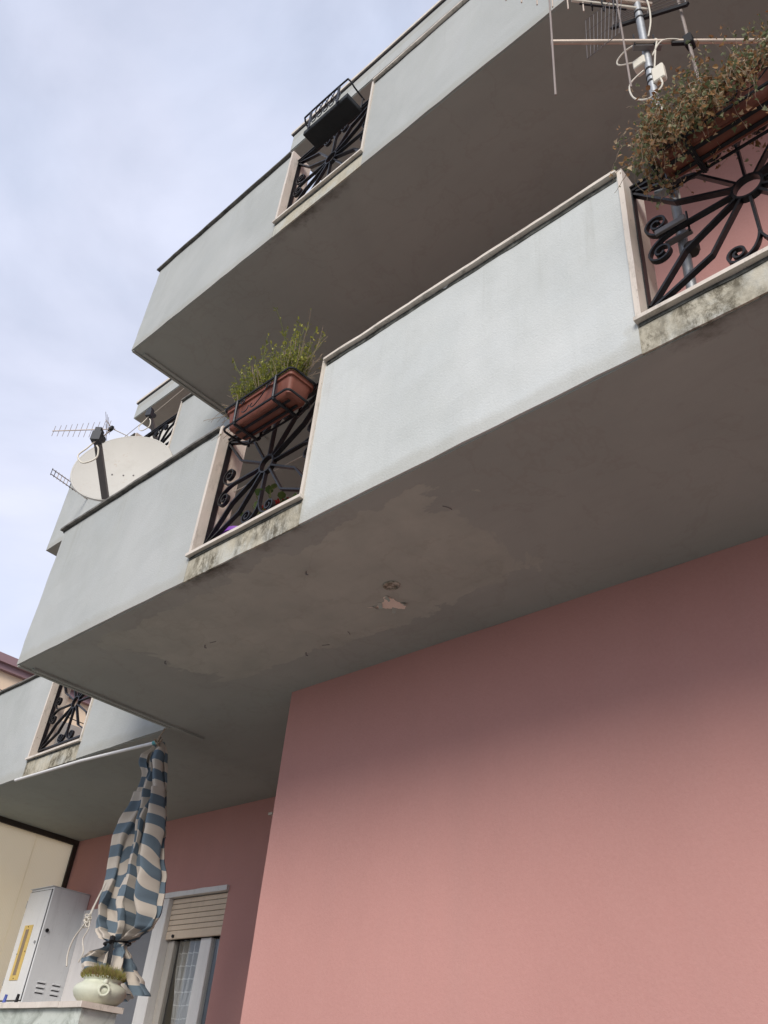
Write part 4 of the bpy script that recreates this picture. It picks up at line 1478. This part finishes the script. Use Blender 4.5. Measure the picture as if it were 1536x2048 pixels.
MB().tube([(b.x - 0.02, b.y, 6.90), (b.x + 0.05, 3.70, 6.90)], 0.006, 8).build("arm", M['cream'], YG)

LG = thing("ladder_antenna", "short rusty ladder shaped antenna sticking out left of the big dish", "antenna", (-8.77, 3.30, Z1 + ST + PH + 0.03))
a, b = Vector((-8.67, 2.86, 5.99)), Vector((-8.76, 3.42, 5.99))
for dz in (-0.035, 0.035):
    MB().tube([a + Vector((0, 0, dz)), b + Vector((0, 0, dz))], 0.006, 5).build("boom", M['rod'], LG)
for i in range(13):
    p = a.lerp(b, i / 12)
    MB().tube([p - Vector((0, 0, 0.05)), p + Vector((0, 0, 0.05))], 0.0045, 5).build("rung", M['tape'] if i in (0, 1, 6, 7, 12) else M['alu'], LG)
MB().tube([b + Vector((0.2, 0.27, 0)), (b.x + 0.2, b.y + 0.27, Z1 + ST + 0.136)], 0.014, 8).build("pole", M['galv'], LG)
MB().tube([b, b + Vector((0.2, 0.27, 0))], 0.01, 8).build("arm", M['galv'], LG)

for i, (a, b, lab) in enumerate((((-9.9, 3.72, 7.25), (-4.4, 3.72, 8.05), "upper thin pale line strung under the far roof overhang"),
                                 ((-9.6, 3.95, 7.35), (-4.4, 3.95, 7.85), "lower thin pale line strung under the far roof overhang"))):
    pts = [Vector(a).lerp(Vector(b), t / 12) - Vector((0, 0, 0.10 * math.sin(math.pi * t / 12))) for t in range(13)]
    tag(MB().tube(pts, 0.0045, 5).build("washing_line", M['wire']), lab, "line")
ln = [Vector((-3.72, 2.30, 3.10)).lerp(Vector((-2.3, 2.75, 3.62)), t / 8) for t in range(9)]
tag(MB().tube(ln, 0.003, 5).build("washing_line", M['wire']), "thin cord crossing behind the railing under the green trough", "line")

# ------------------------------------------------------------------ side screen of the terrace, cabinet, board
SC = thing("terrace_screen", "pale yellow translucent side screen in a dark brown frame at lower left", "screen", (XB, 4.3, -0.6))
# ribbed sheets of translucent plastic
def sx_(y):
    return XF + (XB - XF) * (y - 3.42) / (YR + 0.2 - 3.42)


def slanted(y0, y1, h, z0, z1):
    return MB().prism([(sx_(y0) - h, y0), (sx_(y0) + h, y0), (sx_(y1) + h, y1), (sx_(y1) - h, y1)], z0, z1)


for y0_, y1_ in ((3.45, 3.94), (3.941, 4.46), (4.461, 4.925)):
    slanted(y0_, y1_, 0.004, -0.6, Z1 - 0.055).build("sheet", M['poly'], SC)
fr = slanted(3.425, YR - 0.002, 0.032, Z1 - 0.054, Z1 - 0.0005)
fr.v += []
fr2 = slanted(4.926, YR - 0.003, 0.030, -0.6, Z1 - 0.0545)
fr.add(fr2.v, fr2.f)
fr.build("frame", M['brown'], SC)

CX0, CX1, CY0, CZ0, CZ1 = -9.46, -8.985, 4.55, 0.68, 1.742
CB = thing("meter_cabinet", "tall light grey metal meter cabinet on the recessed pink wall", "cabinet", (-9.2, 4.77, CZ0))
MB().box(CX0, CX1, CY0, YR - 0.004, CZ0, CZ1, 0.006).build("body", M['cabinet'], CB)
MB().box(CX0 + 0.012, CX1 - 0.022, CY0 - 0.014, CY0 - 0.001, CZ0 + 0.03, CZ1 - 0.03, 0.004).build("door", M['cabinet'], CB)
MB().box(CX0 + 0.004, CX1 - 0.014, CY0 - 0.0015, CY0 - 0.0005, CZ0 + 0.022, CZ1 - 0.022).build("door_gap", M['tape'], CB)
yp = CY0 - 0.014
MB().prism([(-9.335, yp - 0.006), (-9.165, yp - 0.006), (-9.165, yp - 0.0005), (-9.335, yp - 0.0005)], 0.885, 1.385).build("window_plate", M['yellow'], CB)
MB().box(-9.285, -9.225, yp - 0.009, yp - 0.0065, 0.93, 1.345).build("slot", M['slot'], CB)
for x, z in ((-9.325, 1.12), (-9.175, 1.14), (-9.25, 0.90), (-9.25, 1.37)):
    MB().tube([(x, yp - 0.010, z), (x, yp - 0.0065, z)], 0.006, 8).build("screw", M['tape'], CB)
MB().tube([(CX1 - 0.045, yp - 0.012, 1.22), (CX1 - 0.045, yp - 0.001, 1.22)], 0.013, 10).build("lock", M['galv'], CB)
MB().tube([(CX1 + 0.001, CY0 + 0.05, 1.335), (CX1 + 0.012, CY0 + 0.05, 1.335)], 0.018, 12).build("knob", M['tape'], CB)
for z in (CZ0 + 0.16, CZ1 - 0.18):
    MB().tube([(CX0 + 0.004, CY0 - 0.008, z), (CX0 + 0.004, CY0 - 0.008, z + 0.07)], 0.007, 8).build("hinge", M['galv'], CB)
MB().box(CX0 - 0.006, CX1 + 0.006, CY0 - 0.018, YR - 0.005, CZ1 + 0.0005, CZ1 + 0.006).build("rain_lid", M['cabinet'], CB)
MB().tube(sm([(CX1 - 0.12, CY0 + 0.2, CZ0), (CX1 - 0.12, CY0 + 0.21, 0.5), (CX1 - 0.13, CY0 + 0.25, 0.2)], 4), 0.012, 8).build("conduit", M['tape'], CB)
for j in range(2):
    for i in range(3):
        y = CY0 + 0.105 + j * 0.165
        z = 0.795 + i * 0.042
        MB().box(CX1 + 0.0005, CX1 + 0.010, y, y + 0.085, z, z + 0.016, 0.003).build("louvre", M['cabinet'], CB)
        MB().box(CX1 + 0.0004, CX1 + 0.002, y, y + 0.085, z - 0.009, z - 0.001).build("louvre_slot", M['tape'], CB)
bd_ = MB().box(-8.983, -8.42, YR - 0.03, YR - 0.002, -0.45, 1.59, 0.004).build("wall_board", M['palepanel'])
tag(bd_, "plain pale grey board on the wall between cabinet and curtain", "board")
lampo = MB()
lampo.box(-5.92, -5.80, 4.86, YR - 0.002, 2.10, 2.135, 0.006)
lampo.bar((-5.86, 4.88, 2.118), (-5.86, 4.70, 2.095), 0.05, 0.02)
tag(lampo.build("shelf_bracket", M['cream']), "small broken white bracket on the recessed wall at the pink corner", "bracket")

# ------------------------------------------------------------------ low terrace wall, pot, pegs
LWX = -5.194
tb_ = MB().box(XB, XC - 0.002, 3.35, YR - 0.003, -ZC, -0.46).build("terrace_floor", M['paving'], base=(-7, 4, -ZC))
tb_['kind'] = 'structure'
LW = thing("low_wall", "low mould stained terrace wall with a pale stone cap", "wall", (-7.0, 3.1, -ZC))
lw = MB()
lw.rough(XB, LWX - 0.035, 3.03, 3.27, -ZC, 0.425, 0.12, 0.003, 0.006)
lw.build("wall_body", M['lowwall'], LW)
for a, b in ((XB, -7.9), (-7.896, -6.6), (-6.596, -5.46), (-5.456, LWX)):
    MB().rough(a, b, 3.0, 3.29, 0.4265, 0.458, 0.12, 0.002, 0.004, a).build("cap_slab", M['marble'], LW)

PC = Vector((-5.335, 3.185, 0.4585))
PS = 0.60
PT = thing("stone_pot", "squat pale stone pot with ring handle on the low wall", "plant pot", tuple(PC))
prof = [(0.15, 0), (0.175, 0.004), (0.20, 0.02), (0.245, 0.06), (0.268, 0.105), (0.266, 0.135), (0.245, 0.165), (0.205, 0.188), (0.188, 0.200), (0.186, 0.215), (0.205, 0.236), (0.212, 0.246), (0.208, 0.254), (0.195, 0.252), (0.18, 0.235), (0.16, 0.22)]
MB().lathe(PC, [(r_ * PS, z_ * PS) for r_, z_ in prof], 44).build("pot_body", M['pot'], PT, smooth=True)
vd = Vector((-PC.x, -PC.y, 0)).normalized()
rt = Vector((-vd.y, vd.x, 0))
for sg in (1, -1):
    c = PC + vd * sg * 0.262 * PS + rt * 0.02 * sg
    kn = MB()
    kn.lathe((c.x, c.y, c.z + 0.168 * PS), [(r_ * PS, z_ * PS) for r_, z_ in ((0.012, 0), (0.026, 0.012), (0.028, 0.028), (0.018, 0.045), (0.004, 0.05))], 12)
    kn.tube([c + Vector((0, 0, 0.178 * PS)), c - vd * sg * 0.05 * PS + Vector((0, 0, 0.182 * PS))], 0.02 * PS, 8)
    kn.build("handle_boss", M['pot'], PT, smooth=True)
    cr_ = c + Vector((0, 0, 0.118 * PS)) + vd * sg * 0.022 * PS
    MB().tube([cr_ + rt * (0.048 * PS * math.cos(q)) + Vector((0, 0, 0.048 * PS * math.sin(q))) + vd * sg * (0.010 * PS * -math.sin(q)) for q in [2 * math.pi * i / 24 for i in range(24)]], 0.0125 * PS, 8, True).build("ring_handle", M['pot'], PT, smooth=True)
r3 = random.Random(5)
CU = thing("cushion_plant", "olive green spiky cushion plant growing in the stone pot", "plant", tuple(PC + Vector((0, 0, 0.22 * PS))))
MB().lathe(PC + Vector((0, 0, 0.222 * PS)), [(0.165 * PS, 0.0), (0.17 * PS, 0.012), (0.12 * PS, 0.03), (0.05 * PS, 0.04), (0.01 * PS, 0.042)], 24).build("soil", M['soil'], CU, smooth=True)
sp_ = MB()
for i in range(2600):
    a = r3.uniform(0, 2 * math.pi)
    q = math.sqrt(r3.random())
    r_ = 0.215 * PS * q
    hgt = 0.028 + 0.062 * (1 - q * q) * (0.8 + 0.5 * noise.noise(Vector((math.cos(a) * q * 3, math.sin(a) * q * 3, 1.0))))
    p = PC + Vector((r_ * math.cos(a), r_ * math.sin(a), 0.228 * PS + 0.4 * hgt * r3.random()))
    d = Vector((math.cos(a) * q * 0.9, math.sin(a) * q * 0.9, 1.0)).normalized() + rv(r3) * 0.35
    d.normalize()
    L_ = hgt * r3.uniform(0.6, 1.1)
    s = d.orthogonal().normalized() * 0.0028
    sp_.add([p - s, p + s, p + d * L_], [(0, 1, 2)])
so = sp_.build("foliage", M['moss'], CU, fixn=False)
so['kind'] = 'stuff'

for x, m_, lab, n_ in ((-6.44, 'blue', "small blue clothes peg standing on the low wall cap", 0), (-6.27, 'tape', "small black clothes peg standing on the low wall cap", 1)):
    pg = MB()
    pg.bar((x, 3.13, 0.4585), (x + 0.020, 3.13, 0.525), 0.014, 0.010, (0, 1, 0))
    pg.bar((x + 0.022, 3.13, 0.4585), (x + 0.026, 3.13, 0.525), 0.014, 0.010, (0, 1, 0))
    tag(pg.build("clothes_peg", M[m_]), lab, "clothes peg")

# ------------------------------------------------------------------ curtain pole and tied curtain
CP = thing("curtain_pole", "thin white pole along the edge of the lower balcony", "pole", (-6.9, 3.40, 2.33))
MB().tube([(-8.08, 3.405, 2.352), (-6.9, 3.40, 2.325), (-5.735, 3.395, 2.262)], 0.013, 10).build("rod", M['white'], CP, smooth=True)
MB().tube([(-5.79, 3.396, 2.265), (-5.74, 3.395, 2.262)], 0.017, 10).build("tape_wrap", M['teal'], CP)
wr = MB()
wr.tube(sm([(-5.69, 3.40, Z1 - 0.001), (-5.70, 3.395, 2.33), (-5.725, 3.39, 2.29), (-5.705, 3.385, 2.25), (-5.69, 3.395, 2.22)], 5), 0.0055, 6)
wr.tube(sm([(-5.66, 3.40, Z1 - 0.001), (-5.69, 3.39, 2.32), (-5.70, 3.38, 2.27), (-5.73, 3.385, 2.235)], 5), 0.004, 6)
for i in range(9):
    a = i * 1.3
    wr.tube(sm([(-5.715, 3.39, 2.262), (-5.71 + 0.04 * math.cos(a), 3.385 + 0.02 * math.sin(a * 2), 2.262 + 0.035 * math.sin(a)), (-5.70 + 0.02 * math.cos(a + 1), 3.38, 2.24)], 4), 0.005, 5)
wr.build("hanging_wire", M['bark'], CP)

CT = thing("curtain", "blue and cream striped curtain hanging gathered and tied above the pot", "curtain", (-5.68, 3.44, 0.60))
# (z, left X, right X) at Y=3.44
prof_c = [(2.270, -5.750, -5.715), (2.235, -5.790, -5.700), (2.19, -5.905, -5.690), (2.14, -5.915, -5.680), (2.04, -5.870, -5.650), (1.90, -5.900, -5.610), (1.80, -5.895, -5.590), (1.68, -5.975, -5.550), (1.55, -6.035, -5.495), (1.40, -6.065, -5.445),
          (1.25, -6.055, -5.375), (1.12, -6.060, -5.335), (1.02, -6.000, -5.300), (0.95, -5.945, -5.330), (0.895, -5.84, -5.47), (0.862, -5.745, -5.600), (0.835, -5.765, -5.60), (0.78, -5.90, -5.545), (0.70, -5.96, -5.47), (0.62, -5.95, -5.36), (0.54, -5.90, -5.27)]


def prof_at(z):
    for (z0_, l0, r0_), (z1_, l1, r1_) in zip(prof_c[:-1], prof_c[1:]):
        if z <= z0_ and z >= z1_:
            t = (z0_ - z) / (z0_ - z1_)
            t = t * t * (3 - 2 * t)
            return l0 + (l1 - l0) * t, r0_ + (r1_ - r0_) * t
    return prof_c[-1][1:]


NU, NV = 190, 190
cb = MB()
cb.uv = []
for j in range(NV + 1):
    tv = j / NV
    z = 2.268 + (0.545 - 2.268) * tv
    l, r_ = prof_at(z)
    wd = r_ - l
    # folds flatten where the cloth is wide, crowd where it is gathered
    dt = (z - 0.85) / 0.16
    pinch = math.exp(-dt * dt)
    for i in range(NU + 1):
        u = i / NU
        uw = u + 0.05 * math.sin(2 * math.pi * u + 0.8) + 0.02 * math.sin(3.3 * z)
        ph = 2 * math.pi * 3.1 * uw + 0.5 * math.sin(1.6 * z + 2 * u) - 0.6
        k1 = 0.75 + 0.45 * math.sin(2.6 * u * 3.1 + 1.2)
        # over-folding pleats: x moves back and forth along the width
        fold = 0.085 * math.sin(ph) * min(1.0, wd / 0.42) * k1
        x = l + wd * u + fold * min(1.0, 12 * u, 12 * (1 - u))
        dep = ((0.075 if z < 1.9 else 0.05) * math.cos(ph) * k1 * (1 - 0.5 * pinch) + 0.016 * math.cos(3.3 * ph + 2 * z) + 0.018 * noise.noise(Vector((u * 7, z * 4, 2.0)))) * min(1.0, 0.35 + wd / 0.5)
        dep += 0.10 * (math.exp(-((u - 0.60 - 0.05 * math.sin(2 * z)) / 0.030) ** 2) + 0.55 * math.exp(-((u - 0.30 + 0.04 * math.sin(3 * z)) / 0.028) ** 2) + 0.5 * math.exp(-((u - 0.82) / 0.025) ** 2)) * min(1.0, wd / 0.35)
        dep += 0.05 * noise.noise(Vector((u * 4, z * 2.3, 9.0))) + 0.022 * noise.noise(Vector((u * 13, z * 5.0, 4.0)))
        x += 0.035 * noise.noise(Vector((u * 5, z * 3.0, 14.0))) * min(1.0, wd / 0.35)
        bulge = 0.03 * math.sin(math.pi * u)
        y = 3.445 + dep - bulge
        zs = z + 0.012 * noise.noise(Vector((u * 6, z * 3, 0.0)))
        # hem: right flap hangs lower, slanted
        if z < 0.83:
            k_ = (0.83 - z) / 0.285
            zs += k_ * (-0.16 * (u - 0.75)) + k_ * 0.05 * math.sin(7 * u + 1.0)
        if z > 2.15:
            zs += 0.0
        cb.v.append((x, y, zs))
        so_ = lambda c0: 1 / (1 + math.exp(-(u - c0 - 0.05 * math.sin(2 * z)) / 0.008))
        vv = tv + 0.034 * so_(0.30) - 0.048 * so_(0.60) + 0.040 * so_(0.82) + 0.012 * math.sin(3.1 * u * 2.2 + 1.0) + 0.012 * noise.noise(Vector((u * 5, z * 2, 5.0)))
        if z > 1.9:
            vv += 0.02 * math.sin(u * 9)
        cb.uv.append((u, vv))
for j in range(NV):
    for i in range(NU):
        q = j * (NU + 1) + i
        cb.f.append((q, q + 1, q + NU + 2, q + NU + 1))
cl_o = cb.build("cloth", M['cloth'], CT, smooth=True, fixn=False)
cl_o.data.polygons.foreach_set('use_smooth', [True] * len(cl_o.data.polygons))
rb = MB()
rb.tube([(-5.675 + 0.088 * math.cos(q), 3.43 + 0.085 * math.sin(q), 0.856 + 0.01 * math.sin(q + 1)) for q in [2 * math.pi * i / 22 for i in range(22)]], 0.0075, 6, True)
for dx, zz_ in ((0.0, 0.60), (0.02, 0.66), (0.035, 0.72)):
    rb.tube(sm([(-5.60, 3.345, 0.86), (-5.595 + dx, 3.335, 0.80), (-5.585 + dx, 3.335, 0.72), (-5.59 + dx, 3.34, zz_)], 5), 0.0055, 5)
rb.tube([(-5.61, 3.345, 0.875), (-5.585, 3.33, 0.845)], 0.02, 8)
rb.build("tie_ribbon", M['tape'], CT, smooth=True)
cd = MB()
cd.tube(sm([(-5.93, 3.36, 1.20), (-5.965, 3.345, 1.08), (-5.99, 3.34, 1.00), (-6.10, 3.34, 0.90), (-6.13, 3.34, 0.80), (-6.10, 3.34, 0.72)], 6), 0.0055, 6)
cd.tube(sm([(-5.90, 3.36, 1.25), (-5.955, 3.34, 1.05), (-5.93, 3.335, 0.95), (-5.97, 3.335, 0.88), (-5.92, 3.335, 0.80), (-5.95, 3.335, 0.74)], 6), 0.0045, 6)
for i in range(7):
    a = i * 0.9
    c = Vector((-5.975, 3.335, 1.0 + 0.02 * math.sin(i * 2.1)))
    cd.tube([c + Vector((0.03 * math.cos(q + a), 0.012 * math.sin(q * 2), 0.025 * math.sin(q))) for q in [i_ * 0.5 for i_ in range(13)]], 0.0045, 5)
cd.build("cord", M['wire'], CT, smooth=True)

# ------------------------------------------------------------------ neighbouring house
NH = thing("neighbouring_house", "peach house with a mauve roof edge beyond the lower left balcony", "house", (-24, 12, -ZC))
nx = -18.0
MB().box(-30, nx, 2.5, 30, -ZC, 7.29).build("wall", M['peach'], NH)
MB().box(-30.2, nx + 0.12, 2.3, 30.2, 7.291, 7.42).build("roof_edge", M['maroon'], NH)
MB().box(-30.2, nx + 0.20, 2.25, 30.2, 7.421, 7.60).build("roof_edge", M['maroon'], NH)
MB().box(nx + 0.001, nx + 0.05, 2.5, 30, 6.62, 6.70).build("moulding", M['maroon'], NH)
for y in (7.45, 9.35):
    w_ = MB()
    w_.box(nx + 0.001, nx + 0.06, y, y + 0.07, 4.5, 6.25)
    w_.box(nx + 0.001, nx + 0.06, y + 1.03, y + 1.10, 4.5, 6.25)
    w_.box(nx + 0.001, nx + 0.06, y + 0.071, y + 1.029, 6.17, 6.25)
    fo = w_.build("window", M['white'], NH)
    MB().box(nx + 0.001, nx + 0.03, y + 0.071, y + 1.029, 4.5, 6.169).build("shutter", M['wood'], fo)
    MB().box(nx + 0.001, nx + 0.15, y - 0.1, y + 1.2, 4.42, 4.499).build("window_sill", M['maroon'], fo)
MB().tube([(nx + 0.07, 8.98, -ZC), (nx + 0.07, 8.98, 7.29)], 0.045, 10).build("downpipe", M['alu'], NH)
MB().tube([(nx + 0.3, 2.6, 6.85), (nx + 0.3, 12.0, 6.70)], 0.011, 5).build("cable", M['brown'], NH)

print("objects", len(bpy.data.objects), "tris", sum(len(o.data.polygons) for o in bpy.data.objects if o.type == 'MESH'))
